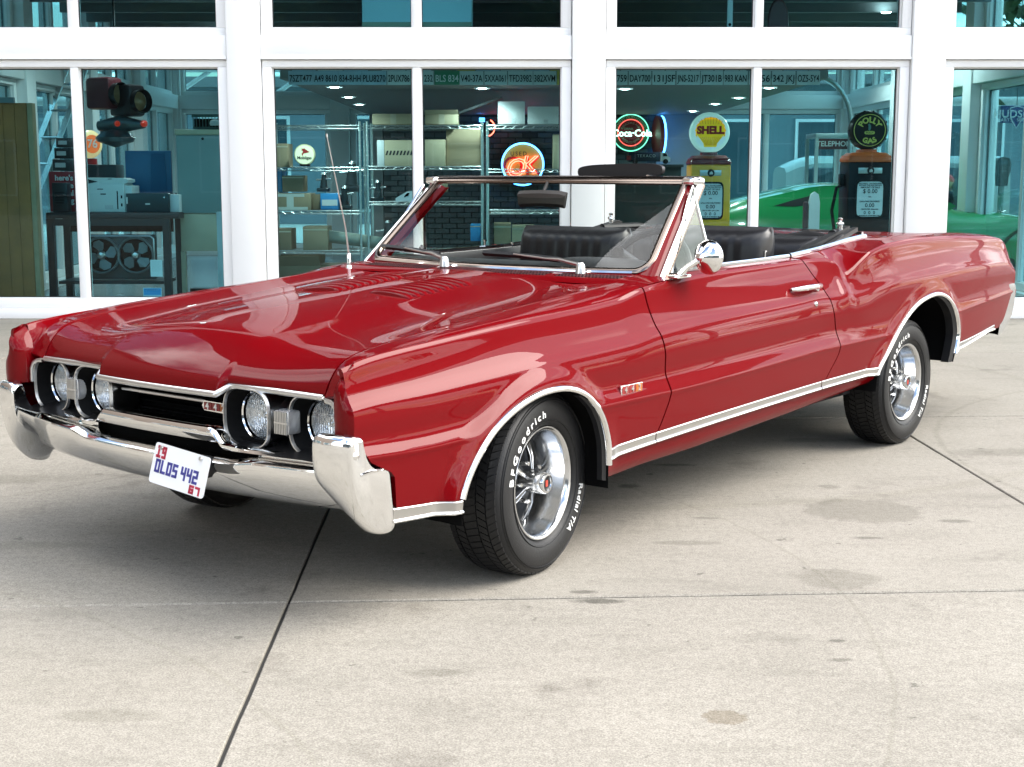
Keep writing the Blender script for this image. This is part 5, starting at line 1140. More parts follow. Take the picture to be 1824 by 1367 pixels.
carton(488, 474, 570, 519, Y, .38, CARD[2], 'open brown carton on the bottom shelf', None, True)
carton(571, 472, 640, 519, Y+.05, .38, CARD[2], 'closed dark brown carton on the bottom shelf', None)
carton(484, 302, 502, 342, 14.62, .3, mat('bright_blue_box'), 'blue packet at the left end under the winged horse shelf', None)
carton(770, 322, 796, 343, Y, .25, CARD[0], 'small tan carton with red tag on the third shelf', None)
carton(880, 398, 910, 447, Y, .3, CARD[0], 'tan carton seen through the windscreen, left of the pair', 'h')
carton(912, 402, 952, 447, Y, .3, CARD[1], 'pale carton seen through the windscreen, right of the pair', 'h')
carton(838, 400, 856, 430, Y, .25, mat('bright_blue_box'), 'small blue and white packet seen through the windscreen', 'h')
# assorted kit on the shelves, each with its own shape
KIT = mat('dark_kit', (.03, .035, .04), .4, var=.3); STEEL = mat('steel_kit', (.42, .45, .46), .35, 1)
def vise(u, v, y, s, label):
    p = at(u, v, y); t = empty('machine_part', p, label, 'machine part'); MB().box(-.08*s, .08*s, 0, .12, 0, .05*s, b=.01).build('base', KIT, t); MB().tube([(0, .06, .05*s), (.01, .06, .22*s)], [.05*s, .03*s], 12).build('body', KIT, t)
    MB().tube([(-.09*s, .05, .15*s), (.10*s, .05, .17*s)], .012*s, 8).build('handle', STEEL, t); MB().lathe([(0, .03), (.03, .02), (.04, 0)], 14, (.01, .06, .22*s)).build('cap', STEEL, t)
vise(612, 374, 14.65, 1.0, 'dark clamp with a steel handle beside the blue box'); vise(625, 342, 14.7, 1.3, 'small dark drill press standing on the third shelf'); vise(575, 342, 14.65, .8, 'dark tool motor right of the small tan carton'); vise(690, 447, 14.65, 1.3, 'dark carburettor with steel lever on the lower shelf'); vise(672, 360, 14.65, .9, 'slim dark pump beside the shelf post')
# jig case shaped like a flat iron
p = at(722, 359, 14.5); m = MB(); pr = [(-.10, 0), (.11, 0), (.11, .08), (.09, .105), (.02, .10), (-.06, .055), (-.10, .03)]; m.prism(pr, 0, .12, 'y'); o = m.build('iron_case', mat('silver_plastic', (.55, .62, .66), .3), None, sharp=30, label='silver iron-shaped case with a handle hole on the third shelf', cat='case'); o.location = p
m = MB(); m.prism([(-.015, .04), (.03, .055), (.045, .085), (.02, .085), (-.005, .06)], -.002, .05, 'y'); m.build('handle_hole', MATTE, o, smooth=False)
# rolled carpet tube lying over two shelves
a, b = at(578, 420, 14.7), at(700, 436, 14.7); m = MB(); m.tube([(0, 0, 0), b-a], .065, 18); o = m.build('cardboard_tube', mat('green_grey_tube', (.30, .34, .29), .7), None, label='long grey-green tube lying across the lower shelves', cat='tube'); o.location = a
# --- globe sign with the winged horse
def disc(r, y0, y1, m, name, parent, n=48, r2=None): return MB().lathe([(0, y0), (r2 or r, y0), (r, y1), (0, y1)], n, axis='y').build(name, m, parent, sharp=40)
p = at(543, 276, 14.45); t = empty('winged_horse_globe', p, 'small cream globe sign with a red winged horse, on the second shelf', 'globe sign')
r_ = 18.2*14.45/2500; disc(r_, -.03, .03, mat('cream_rim', (.62, .55, .34), .4), 'rim', t); disc(r_*.90, -.036, -.028, mat('cream_face', (.72, .66, .46), .35, emit=(.9, .8, .5), es=.25), 'face', t); MB().box(-.05, .05, -.03, .03, -r_-.012, -r_+.012).build('foot', BLACK, t, smooth=False)
hp = [(-.058, .030), (-.040, .036), (-.022, .050), (-.010, .055), (-.006, .064), (.012, .060), (.034, .062), (.020, .052), (.034, .046), (.020, .040), (.012, .030), (.020, .018), (.030, .010), (.026, -.002), (.018, -.014), (.012, .006), (-.004, .016), (-.020, .014), (-.028, .020), (-.044, .020)]
m = MB(); m.prism([(-x*.95, z) for x, z in hp], -.0385, -.036, 'y'); m.build('winged_horse', REDINK, t, smooth=False); text_at(t, 'Mobilgas', 0, -.038, -.032, .042, INK, bold=.0012)
# --- glowing signs on the brick wall
def glow(n, c, s): return mat('neon_'+n, c, .5, emit=c, es=s)
def ring(r, rt, m, name, parent, y=-.06, a0=0, a1=360, n=64):
    pts = [(r*math.cos(R(a)), y, r*math.sin(R(a))) for a in np.linspace(a0, a1, n)]; return MB().tube(pts, rt, 8, cap=False).build(name, m, parent)
ys_ = 20.8; p = at(931, 293, ys_); t = empty('used_ok_sign', p, 'round amber neon sign with blue ring and red OK on the brick wall', 'neon sign'); r_ = 39.5*ys_/2500
disc(r_, -.03, .08, BLACK, 'case', t); disc(r_*.9, -.036, -.03, mat('amber_face', (.34, .17, .03), .5, emit=(.6, .28, .05), es=.22), 'face', t); ring(r_*.92, .011, glow('blue', (.10, .35, 1), 3.5), 'blue_tube', t)
def script_outline(s, size, x, z, rt, m, name, parent, y=-.06, shear=.22):
    c = bpy.data.curves.new('lettering', 'FONT'); c.body = s; c.size = size; c.align_x = 'CENTER'; c.align_y = 'CENTER'; c.shear = shear; c.fill_mode = 'NONE'; c.resolution_u = 3; o = bpy.data.objects.new('lettering', c); COL.objects.link(o)
    dg = bpy.context.evaluated_depsgraph_get(); me = o.evaluated_get(dg).to_mesh(); adj = {}
    for e in me.edges:
        a, b = e.vertices; adj.setdefault(a, []).append(b); adj.setdefault(b, []).append(a)
    co = [v.co.copy() for v in me.vertices]; seen = set(); mb = MB()
    for s0 in adj:
        if s0 in seen: continue
        loop = [s0]; seen.add(s0); cur = s0
        while True:
            nx = [q for q in adj[cur] if q not in seen]
            if not nx: break
            cur = nx[0]; seen.add(cur); loop.append(cur)
        if len(loop) > 2: mb.tube([(x+co[q].x, y, z+co[q].y) for q in loop]+[(x+co[loop[0]].x, y, z+co[loop[0]].y)], rt, 6, cap=False)
    o.evaluated_get(dg).to_mesh_clear(); bpy.data.objects.remove(o); bpy.data.curves.remove(c); return mb.build(name, m, parent)
NR = glow('red', (1, .07, .04), 4.5)
script_outline('O', .36, -.11, -.06, .009, NR, 'red_tube', t); script_outline('K', .36, .08, -.02, .009, NR, 'red_tube', t); text_at(t, 'OK', -.01, -.038, -.04, .40, REDINK, name='painted_letters'); text_at(t, 'USED', -.06, -.038, .15, .085, INK, spacing=1.3, bold=.001)
ys_ = 20.85; p = at(1123, 237, ys_); t = empty('cola_sign', p, 'round green and red neon cola sign hanging on the brick wall', 'neon sign'); r_ = 32.5*ys_/2500
disc(r_, -.03, .05, mat('deep_green_enamel', (.02, .12, .06), .4), 'case', t); ring(r_*.97, .008, glow('pale_green', (.25, .75, .45), .8), 'green_tube', t); disc(r_*.70, -.036, -.03, mat('dark_red_enamel', (.16, .015, .02), .4), 'face', t); ring(r_*.70, .007, glow('dim_red', (1, .08, .06), 1.0), 'red_tube', t)
CW = glow('white_green', (.70, 1, .72), 1.6); text_at(t, 'Coca·Cola', .02, -.065, -.01, .135, CW, ext=.004, bold=.002)
def arc_text(s, rad, size, mid, parent, m, y, inner=False):
    mb = MB(); T = text_mb(s, size, .001)
    for i, (x, z, d) in enumerate(T.v):
        a = R(mid)-x/rad if not inner else R(mid)+x/rad; rr = rad+z if not inner else rad-z; T.v[i] = (rr*math.cos(a), y-d, rr*math.sin(a))
    T.build('lettering', m, parent, smooth=False)
PG = mat('pale_green_print', (.35, .50, .38), .5); arc_text('THIRST QUENCHING', r_*.80, .055, 90, t, PG, -.034); arc_text('DELICIOUS AND', r_*.52, .045, 90, t, PG, -.039); arc_text('REFRESHING', r_*.52, .05, 270, t, PG, -.039, True); text_at(t, 'DRINK', -.03, -.039, .055, .045, PG)
p = at(1172, 243, 20.7); t = empty('edge_on_neon_sign', p, 'thin neon sign seen edge on, glowing blue beside the cola sign', 'neon sign')
m = MB(); m.lathe([(0, -.03), (.29, -.03), (.29, .03), (0, .03)], 40, axis='x'); m.build('case', mat('sign_red', (.30, .03, .03), .5), t); m = MB(); m.tube([(.05, .28*math.cos(a), .28*math.sin(a)) for a in np.linspace(0, 6.283, 48)], .014, 8, cap=False); m.build('blue_tube', glow('blue', (.10, .35, 1), 3.5), t)
t.rotation_euler = (0, 0, R(8))
p = at(866, 228, 20.8); t = empty('arc_neon_sign', p, 'part of a round red neon sign half hidden by the shelf posts', 'neon sign'); disc(.13, -.02, .04, BLACK, 'case', t); ring(.125, .008, NR, 'red_tube', t, a0=-80, a1=60)
m = MB()
for k in range(3): m.tube([(-.1, -.05, .09+k*.022), (-.02, -.05, .09+k*.022)], .007, 6)
m.build('blue_bars', glow('blue', (.10, .35, 1), 3.5), t)
# --- model tanker truck
p = at(1155, 292, 19.5); t = empty('model_truck', p, 'model delivery truck with white cab and TEXACO lettering on its dark box', 'model truck')
MB().box(-.27, .16, 0, .2, .03, .155, b=.008).build('box_body', mat('dark_navy', (.02, .025, .05), .4), t); text_at(t, 'TEXACO', -.03, -.002, .105, .055, WINK, spacing=1.25); MB().box(-.285, -.24, -.004, .2, .05, .11).build('red_panel', REDINK, t, smooth=False)
m = MB(); m.prism([(.165, .03), (.30, .03), (.30, .08), (.27, .10), (.25, .15), (.165, .155)], 0, .2, 'y'); m.build('cab', BOXW, t, sharp=30); m = MB(); m.prism([(.20, .10), (.262, .10), (.245, .14), (.20, .14)], -.002, .01, 'y'); m.build('cab_window', BLACK, t, smooth=False)
for x in (-.18, .235): m = MB(); m.lathe([(0, -.01), (.035, -.01), (.035, .04), (0, .04)], 20, (x, 0, .03), 'y'); m.build('wheel', BLACK, t)
p = at(1150, 293, 19.6); o = MB().box(-.6, .5, -.2, .4, -.04, -.003).build('display_shelf', mat('dark_shelf_board', (.05, .05, .05), .5), None, smooth=False, label='dark display shelf under the model truck', cat='shelf'); o.location = p
MB().box(-.58, .48, -.1, .35, -p.z+.012, -.04).build('cabinet', mat('dark_shelf_board'), o, smooth=False)
# --- petrol pumps
def pump(u, w_px, v_top, y, body, cap, label, globe_v, globe_r, kind):
    p = at(u, v_top, y); s = y/2500; w_ = w_px*s/2; H = p.z; t = empty('petrol_pump', (p.x, y, .012), label, 'petrol pump', 'vintage petrol pumps behind the glass')
    prof = [(-w_, 0), (w_, 0), (w_, H-.10), (-w_, H-.10)]
    m = MB(); m.box(-w_, w_, 0, .38, .10, H-.085, b=.02); m.build('body', body, t, sharp=30); MB().box(-w_-.02, w_+.02, -.02, .40, 0, .098, b=.008).build('plinth', BLACK, t)
    m = MB(); G = []
    for k, z in ((1.04, -.09), (1.06, -.083), (1.06, -.062), (1.03, -.055), (1.03, -.048), (.99, -.040), (.99, -.030), (.90, -.022), (.80, -.004), (.42, .004), (.40, .03), (0.01, .032)):
        c, d = w_*k, .19*k; r2 = []
        for q in oct_ring(0, .19, c, d, 40, 9): r2.append((q[0], q[1], H+z))
        G.append(r2)
    m.grid(np.array(G), closev=True); m.build('cap', cap, t, sharp=40)
    # face plate, dial
    zc_ = H-.17; m = MB(); m.box(-w_*.56, w_*.52, -.008, 0, zc_-.027, zc_+.027, b=.004); m.build('emblem_plate', mat('plate_silver', (.55, .60, .60), .3, .6), t); m = MB(); m.lathe([(0, -.016), (.030, -.013), (.036, -.006), (.036, 0)], 28, (0, 0, zc_), 'y'); m.build('emblem_disc', GUN, t); m = MB(); m.prism([(-.016, zc_-.014), (.014, zc_-.014), (.018, zc_), (.004, zc_+.016), (-.014, zc_+.006)], -.0185, -.015, 'y'); m.build('emblem_bird', mat('plate_silver'), t, smooth=False)
    za, zb = H-.62, H-.255; m = MB(); P = [(q[0], q[1]) for q in oct_ring(0, (za+zb)/2, w_*.66, (zb-za)/2, 44, 8)]; m.prism(P, -.006, .002, 'y'); m.build('dial_frame', BLACK, t, sharp=40); P = [(q[0], q[1]) for q in oct_ring(0, (za+zb)/2, w_*.585, (zb-za)/2-.018, 44, 8)]; m = MB(); m.prism(P, -.009, -.005, 'y'); d = m.build('dial_face', mat('dial_white', (.72, .76, .77), .25), t, sharp=40)
    hz = zb-za
    for s_, fz, sz in (('SALE PRICE - TAX INCLUDED', .90, .017), ('RECORD THE SALE SHOWN', .855, .017), ('AMOUNT OF SALE', .80, .022), ('$ 0.00', .70, .055), ('GAL', .56, .016), ('GALLONS DELIVERED', .44, .020), ('0.00', .34, .052), ('CENTS PER GALLON', .24, .018), ('0  0  0', .15, .042), ('MEASURED BY GOVERNMENT SEAL', .075, .013)):
        q = text_mb(s_, sz, .0006, bold=.0006); ww = max(v[0] for v in q.v)-min(v[0] for v in q.v); f_ = min(1, 1.05*w_/ww); q.v = [(v[0]*f_, v[1], v[2]) for v in q.v]; q.xf(Matrix.Translation((0, -.0098, za+hz*fz)) @ FACE); q.build('lettering', INK, d, smooth=False)
    # hose and nozzle at the side
    m = MB(); m.tube([(-w_, .15, H-.30), (-w_-.08, .12, H-.33), (-w_-.12, .12, H-.55), (-w_-.06, .12, .55), (-w_-.01, .14, .5)], .016, 10); m.build('hose', mat('hose_pale', (.35, .40, .42), .4) if kind == 'shell' else BLACK, t); m = MB(); m.box(-w_-.05, -w_-.003, .12, .2, H-.32, H-.20, b=.01); m.build('nozzle_boot', REDINK if kind == 'shell' else BLACK, t)
    gz = at(u, globe_v, y).z-.012; gr = globe_r*s
    rim = mat('milk_glass', (.62, .70, .66), .2, emit=(.6, .8, .7), es=.15) if kind == 'shell' else BLACK
    m = MB(); m.lathe([(0, -.055), (gr*.80, -.055), (gr*.90, -.052), (gr*.97, -.03), (gr, .02), (gr*.97, .07), (gr*.90, .09), (0, .095)], 56, (0, .15, gz), 'y'); g = m.build('globe', rim, t, sharp=50); y0 = .15-.056
    if kind == 'shell':
        m = MB(); m.lathe([(0, -.058), (gr*.80, -.058), (gr*.80, -.05)], 48, (0, .15, gz), 'y'); m.build('globe_face', mat('globe_pale', (.60, .70, .74), .3, emit=(.6, .75, .8), es=.12), g)
        P = []
        for k in range(11):
            a = R(198-21.6*k)
            for da in (-8, 0, 8): rr = gr*(.72 if da else .76); P.append((rr*math.cos(a-R(da)*-1), gz+gr*.06+rr*.92*math.sin(a-R(da)*-1)))
        P = P[::-1]; P = [(-gr*.30, gz-gr*.70), (gr*.30, gz-gr*.70), (gr*.34, gz-gr*.52)]+P+[(-gr*.34, gz-gr*.52)]
        m = MB(); m.prism(P, y0-.008, y0-.002, 'y'); m.build('shell_emblem', mat('shell_yellow', (.85, .50, .01), .35, emit=(.9, .55, .01), es=.12), g, smooth=False)
        m = MB()
        for k in range(-5, 6): m.sweep([(k*gr*.045, y0-.009, gz-gr*.62), (k*gr*.10, y0-.009, gz-gr*.22)], [(-.0015, -.001), (-.0015, .001), (.0015, .001), (.0015, -.001)], (0, -1, 0))
        for k in range(-4, 5): m.sweep([(k*gr*.125, y0-.009, gz+gr*.40), (k*gr*.15, y0-.009, gz+gr*(.76-.012*k*k))], [(-.0015, -.001), (-.0015, .001), (.0015, .001), (.0015, -.001)], (0, -1, 0))
        m.build('shell_ribs', mat('rib_red', (.35, .06, .02), .5), g, smooth=False); q = text_mb('SHELL', gr*.50, .0015, bold=.006); q.xf(Matrix.Translation((0, y0-.010, gz+gr*.10)) @ FACE); q.build('lettering', REDINK, g, smooth=False)
    else:
        ring_ = MB(); ring_.tube([(gr*.80*math.cos(a), y0-.003, gz+gr*.80*math.sin(a)) for a in np.linspace(0, 6.2832, 60)], .0035, 6, cap=False); YL = mat('pump_yellow', (.62, .58, .12), .4); ring_.build('globe_ring', YL, g)
        T = text_mb('POLLY', gr*.40, .001, bold=.003, spacing=1.05); 
        for i, (x, z, d_) in enumerate(T.v): a = math.pi/2-x/(gr*.52); rr = gr*.52+z; T.v[i] = (rr*math.cos(a), y0-.004-d_, gz+rr*math.sin(a))
        T.build('lettering', YL, g, smooth=False); T = text_mb('GAS', gr*.36, .001, bold=.003, spacing=1.1)
        for i, (x, z, d_) in enumerate(T.v): a = -math.pi/2+x/(gr*.55); rr = gr*.55-z; T.v[i] = (rr*math.cos(a), y0-.004-d_, gz+rr*math.sin(a))
        T.build('lettering', YL, g, smooth=False)
        m = MB(); m.prism([(q[0], q[1]) for q in oct_ring(0, gz-gr*.12, gr*.26, gr*.085, 24, 4)], y0-.005, y0-.002, 'y'); m.build('lozenge', YL, g, smooth=False); q = text_mb('POLLY', gr*.13, .0006, bold=.0005); q.xf(Matrix.Translation((0, y0-.0062, gz-gr*.12)) @ FACE); q.build('lettering', INK, g, smooth=False)
        m = MB(); m.prism([(-.014, gz+gr*.02), (.0, gz-gr*.02), (.012, gz+gr*.10), (.010, gz+gr*.24), (-.004, gz+gr*.34), (-.018, gz+gr*.30), (-.012, gz+gr*.20)], y0-.005, y0-.002, 'y'); m.build('parrot_emblem', mat('dull_green', (.10, .22, .20), .5), g, smooth=False)
        m = MB()
        for k in range(14): a = 2*math.pi*k/14; m.lathe([(0, -.02), (.012, -.015), (.012, .03)], 8, (gr*.97*math.cos(a), .15, gz+gr*.97*math.sin(a)), 'y')
        m.build('rim_studs', BLACK, g, kind='stuff')
pump(1267, 70, 279, 13.75, mat('pump_body_yellow', (.95, .42, .008), .35, coat=.2), mat('pump_red', (.20, .02, .025), .3, coat=.4), 'yellow petrol pump with dark red cap under a shell globe', 236, 36, 'shell')
pump(1552, 78, 274, 13.4, mat('pump_black', (.006, .007, .01), .4, spec=.2), mat('pump_orange', (.60, .10, .02), .4, coat=.1), 'black petrol pump with orange cap under a dark round globe', 232, 34.5, 'polly')
# --- green sports car indoors
GP_ = mat('green_car_paint', (.005, .20, .055), .3, 0, 1.0); YG = 15.6
def wx(u): return at(u, 360, YG).x
gcx = wx(1610); t = empty('green_sports_car', (gcx, YG, .012), 'low bright green sports car parked inside behind the petrol pumps', 'car')
def gz_(v): return at(1610, v, YG).z-.012
prof_top = [(1262, 384), (1285, 374), (1320, 362), (1360, 352), (1410, 341), (1455, 331), (1490, 328), (1530, 329), (1580, 331), (1640, 337), (1668, 348), (1700, 366), (1722, 376), (1745, 377), (1790, 380), (1840, 386), (1890, 396), (1935, 412), (1955, 430)]
px_ = [wx(u)-gcx for u, v in prof_top]; pz_ = [gz_(v) for u, v in prof_top]; fz = pchip(list(zip(px_, pz_))); X0, X1 = px_[0], px_[-1]
m = MB(); G = []
for x in np.linspace(X0, X1, 90):
    zt_ = float(fz(x)); q = (x-X0)/(X1-X0); wid = .88*(1-.10*abs(2*q-1)**4); belt = .74+.03*math.sin(q*6.28); row = []
    hw = wid-.02-max(0, zt_-belt-.05)*.62
    for (yy, z) in ((wid*.93, .24), (wid*.99, .34), (wid, .50), (wid*.985, .60), (wid*.94, min(belt, zt_-.02)), (hw*.96, (min(belt, zt_-.02)+zt_)/2+.01), (hw*.84, zt_-.02), (hw*.5, zt_+.004), (0, zt_+.012)): row.append((x, yy, z))
    G.append(row+[(a, -b, c) for a, b, c in row[-2::-1]])
m.grid(np.array(G)); Gn = len(G); k = len(G[0]); m.f += [tuple(range(k)), tuple(range((Gn-1)*k, Gn*k))[::-1]]; m.m += [0, 0]
m.v = [(x, .88-y, z) for x, y, z in m.v]; body = m.build('body', GP_, t, sharp=38)
def side_patch(pts, name, mt_, parent, proud=.006):
    P = []
    for u, v in pts: x = wx(u)-gcx; z = gz_(v); q = (x-X0)/(X1-X0); zt_ = float(fz(x)); wid = .88*(1-.10*abs(2*q-1)**4); belt = .74+.03*math.sin(q*6.28); hw = wid-.02-max(0, zt_-belt-.05)*.62; b_ = min(belt, zt_-.02); mid = (b_+zt_)/2+.01; y = float(np.interp(z, [.5, .6, b_, mid, zt_-.02], [wid, wid*.985, wid*.94, hw*.96, hw*.84])); P.append((x, .88-y-proud, z))
    n = len(P); mb = MB(); mb.add(P+[(a, b+.02, c) for a, b, c in P], [tuple(range(n)), tuple(range(n, 2*n))[::-1]]+[(i, n+i, n+(i+1) % n, (i+1) % n) for i in range(n)]); return mb.build(name, mt_, parent, smooth=False)
side_patch([(1384, 368), (1422, 357), (1456, 349), (1458, 366), (1420, 369)], 'quarter_window', BLACK, t); side_patch([(1505, 336), (1560, 337), (1640, 343), (1666, 356), (1660, 372), (1510, 372)], 'side_window', mat('dark_window'), t)
for u in (1500, 1735): 
    side_patch([(u, 379), (u+2, 379), (u+3, 440), (u+1, 440)], 'door_gap', MATTE, t, .003)
p = at(1680, 372, YG-.02); m = MB(); m.prism([(-.10, .0), (.05, -.02), (.12, .03), (.05, .07), (-.06, .07)], 0, .12, 'y'); m.v = [(x+p.x-gcx, y-.09, z+p.z-.012) for x, y, z in m.v]; m.build('door_mirror', GP_, t)
for u in (1345, 1842):
    x = wx(u)-gcx
    for yy, sg in ((.02, -1), (1.74, 1)):
        m = MB(); m.lathe([(.17, -.09), (.21, -.10), (.31, -.095), (.325, -.06), (.325, .1), (.30, .11)], 48, (x, yy+.1, .325), 'y'); w_ = m.build('wheel', RUBBER, t); m = MB(); m.lathe([(0, -.05), (.05, -.06), (.16, -.03), (.185, -.085), (.175, -.09)], 30, (x, yy+.1, .325), 'y'); m.build('rim', ALU, w_, sharp=40)
        if sg < 0: m = MB(); m.lathe([(.335, -.004), (.37, -.004), (.37, .0)], 40, (x, -.001, .325), 'y', a0=-.15, a1=math.pi+.15); m.build('arch_edge', BLACK, t)
# --- hoop stand in front of the green car
p = at(1450, 398, 14.6); m = MB(); w_ = .055; H_ = p.z; pts = [(-w_, 0, 0), (-w_, 0, H_+.2), (-w_*.7, 0, H_+.285), (0, 0, H_+.31), (w_*.7, 0, H_+.285), (w_, 0, H_+.2), (w_, 0, 0)]
t = empty('arched_panel_stand', (p.x, 14.6, .012), 'narrow arched pale panel standing in front of the green car', 'stand'); m.prism([(a, c) for a, b, c in pts], 0, .05, 'y'); m.build('panel', mat('pale_panel', (.62, .70, .72), .4), t, sharp=40); m = MB(); m.box(-w_-.06, -w_-.004, .0, .05, 0, H_+.21, b=.02); m.build('dark_edge', mat('dark_edge_maroon', (.06, .03, .035), .5), t); MB().box(-.2, .2, -.1, .2, 0, .03, b=.005).build('foot', BLACK, t)
# --- left-hand corner: board, ladder, bench with machines
WOOD = mat('worn_oak_board', (.30, .12, .03), .6, var=.4, vscale=5)
x0, x1, z0, z1 = rect(-40, 186, 47, 520, 13.3); t = empty('wooden_door', ((x0+x1)/2, 13.3, .012), 'tall worn brown wooden door leaning upright just inside the glass', 'door'); w_ = (x1-x0)/2; H_ = z1
MB().box(-w_, w_, 0, .04, 0, H_, b=.004).build('leaf', WOOD, t, smooth=False)
for k in range(5): xx = -w_+2*w_*(k+.5)/5; MB().box(xx-w_/5+.004, xx+w_/5-.004, -.006, .001, .006, H_-.006, b=.002).build('plank', WOOD, t, smooth=False)
MB().box(w_+.001, w_+.05, .0, .10, 0, H_, b=.004).build('edge_strip', mat('pale_wood_edge', (.30, .23, .13), .6, var=.25, vscale=9), t, smooth=False); MB().box(-w_, w_*.6, -.02, .02, H_+.001, H_+.05).build('top_rail', mat('blue_grey_rail', (.12, .17, .19), .5), t, smooth=False)
a, b = at(66, 290, 16.2), at(112, 158, 16.2); t = empty('ladder', (a.x, 16.2, .012), 'aluminium ladder leaning up behind the wooden door', 'ladder'); d = (b-a); d = d*((2.75)/d.z); base = Vector((a.x-d.x*(a.z/2.75), 0, 0))-Vector((a.x, 0, 0)); d = Vector((d.x, .25, 2.75))
for s_ in (-.11, .11): o_ = Vector((s_, 0, 0)); MB().sweep([base+o_, base+o_+d], [(-.03, -.012), (-.03, .012), (.03, .012), (.03, -.012)], (0, -1, 0)).build('rail', ALU, t, sharp=30)
for k in range(9): c = base+d*(.06+.11*k); MB().tube([c+Vector((-.1, 0, 0)), c+Vector((.1, 0, 0))], .016, 8).build('rung', ALU, t)
# workbench
YB2 = 13.9; x0, x1, _, zt_ = rect(82, 379, 318, 392, YB2); t = empty('workbench', ((x0+x1)/2, YB2, .012), 'black steel workbench carrying the white printer', 'workbench'); w_ = (x1-x0)/2; zt_ -= .012; BLK = mat('bench_black', (.015, .02, .025), .4)
MB().box(-w_, w_, 0, .62, zt_-.06, zt_, b=.004).build('top', BLK, t); 
for sx_ in (-w_+.035, w_-.13):
    for yy in (.03, .55): MB().box(sx_-.035, sx_+.035, yy-.03, yy+.03, 0, zt_-.061).build('leg', BLK, t, smooth=False)
MB().box(-w_+.08, w_-.18, .05, .55, .18, .21).build('lower_shelf', BLK, t, smooth=False); MB().box(-w_+.08, w_-.18, .5, .53, .68, zt_-.065).build('back_panel', MATTE, t, smooth=False)
MB().box(-w_+.07, w_-.165, .01, .04, zt_-.13, zt_-.063).build('apron', BLK, t, smooth=False)
ZT = zt_+.012
def on_bench(u0, u1, v0, y, dep, m, name, label, cat, b=.006):
    a_, b_ = at(u0, v0, y), at(u1, v0, y); o = MB().box(-(b_.x-a_.x)/2, (b_.x-a_.x)/2, 0, dep, 0, a_.z-ZT, b=b).build(name, m, None, label=label, cat=cat, sharp=30); o.location = ((a_.x+b_.x)/2, y, ZT+.001); return o, b_.x-a_.x, a_.z-ZT
o, w_, h_ = on_bench(86, 131, 306, 14.15, .03, mat('sign_red_enamel', (.32, .02, .03), .45), 'red_sign', "red sign reading here's the real thing on the workbench", 'sign')
for k, s_ in enumerate(("here's", 'the', 'real', 'thing')): q = text_mb(s_, .075, .001, 'RIGHT', bold=.002); q.xf(Matrix.Translation((w_*.47, -.002, h_-.065-.075*k)) @ FACE); q.build('lettering', WINK, o, smooth=False)
o, w_, h_ = on_bench(92, 118, 326, 13.98, .14, BLK, 'speaker', 'small black upright speaker in front of the red sign', 'speaker')
m = MB(); 
for k in range(5): m.box(-w_*.3, w_*.3, -.003, 0, h_*.3+k*.025, h_*.3+k*.025+.012)
m.build('grille_bars', GUN, o, smooth=False, kind='stuff')
# printer
o, w_, h_ = on_bench(152, 221, 328, 13.95, .34, mat('printer_white', (.66, .72, .72), .4), 'printer', 'white office printer on the workbench', 'printer', .012)
m = MB(); m.prism([(-w_/2+.02, h_), (w_/2-.01, h_), (w_/2+.03, h_+.015), (w_/2+.03, h_+.04), (w_/2-.02, h_+.055), (-w_/2+.02, h_+.06), (-w_/2+.02, h_+.045), (-w_/2+.12, h_+.02)], .02, .3, 'y'); m.build('scanner_lid', mat('printer_white'), o, sharp=30)
MB().box(w_/2, w_/2+.07, .02, .3, 0, h_-.02, b=.006).build('side_tray', mat('printer_white'), o); MB().box(w_*.30, w_*.33, -.002, 0, .03, h_*.75).build('panel_seam', GUN, o, smooth=False); MB().box(-w_*.12, w_*.02, -.002, 0, h_*.62, h_*.66).build('slot', GUN, o, smooth=False); MB().box(-w_*.2, -w_*.05, -.002, 0, h_*.80, h_*.83).build('slot', GUN, o, smooth=False); MB().box(-w_*.02, w_*.2, -.002, 0, .03, .07).build('label_patch', mat('grey_print'), o, smooth=False); text_at(o, '.MFP', w_*.12, .018, h_+.045, .02, INK)
for zz_ in (.05, .18): MB().box(w_*.40, w_*.44, -.003, 0, h_*.1+zz_*.6, h_*.1+zz_*.6+.03).build('socket', BLACK, o, smooth=False)
o, w_, h_ = on_bench(224, 300, 345, 13.95, .36, mat('dark_slate_case', (.02, .035, .045), .35), 'equipment_case', 'dark slate equipment case beside the printer', 'case'); MB().box(-w_*.05, w_*.06, -.003, 0, h_*.40, h_*.48).build('label_patch', WINK, o, smooth=False); MB().box(-w_*.5, -w_*.46, -.002, 0, h_*.45, h_*.8).build('handle', WINK, o, smooth=False); MB().lathe([(0, -.006), (.008, -.004), (.009, 0)], 12, (w_*.40, 0, h_*.78), 'y').build('lock', CHROME, o)
o, w_, h_ = on_bench(222, 304, 269, 14.35, .03, mat('blue_panel_board', (.015, .11, .24), .4), 'blue_board', 'blue board standing up behind the equipment case', 'board')
m = MB(); m.prism([(w_*.02, h_*.1), (w_*.42, h_*.1), (w_*.36, h_-.03), (w_*.08, h_-.03)], -.012, -.001, 'y'); m.build('blue_chair_back', mat('blue_fabric', (.012, .09, .20), .7), o, sharp=30)
o, w_, h_ = on_bench(302, 319, 347, 14.0, .2, BOXW, 'white_box', 'small white box at the end of the workbench', 'box')
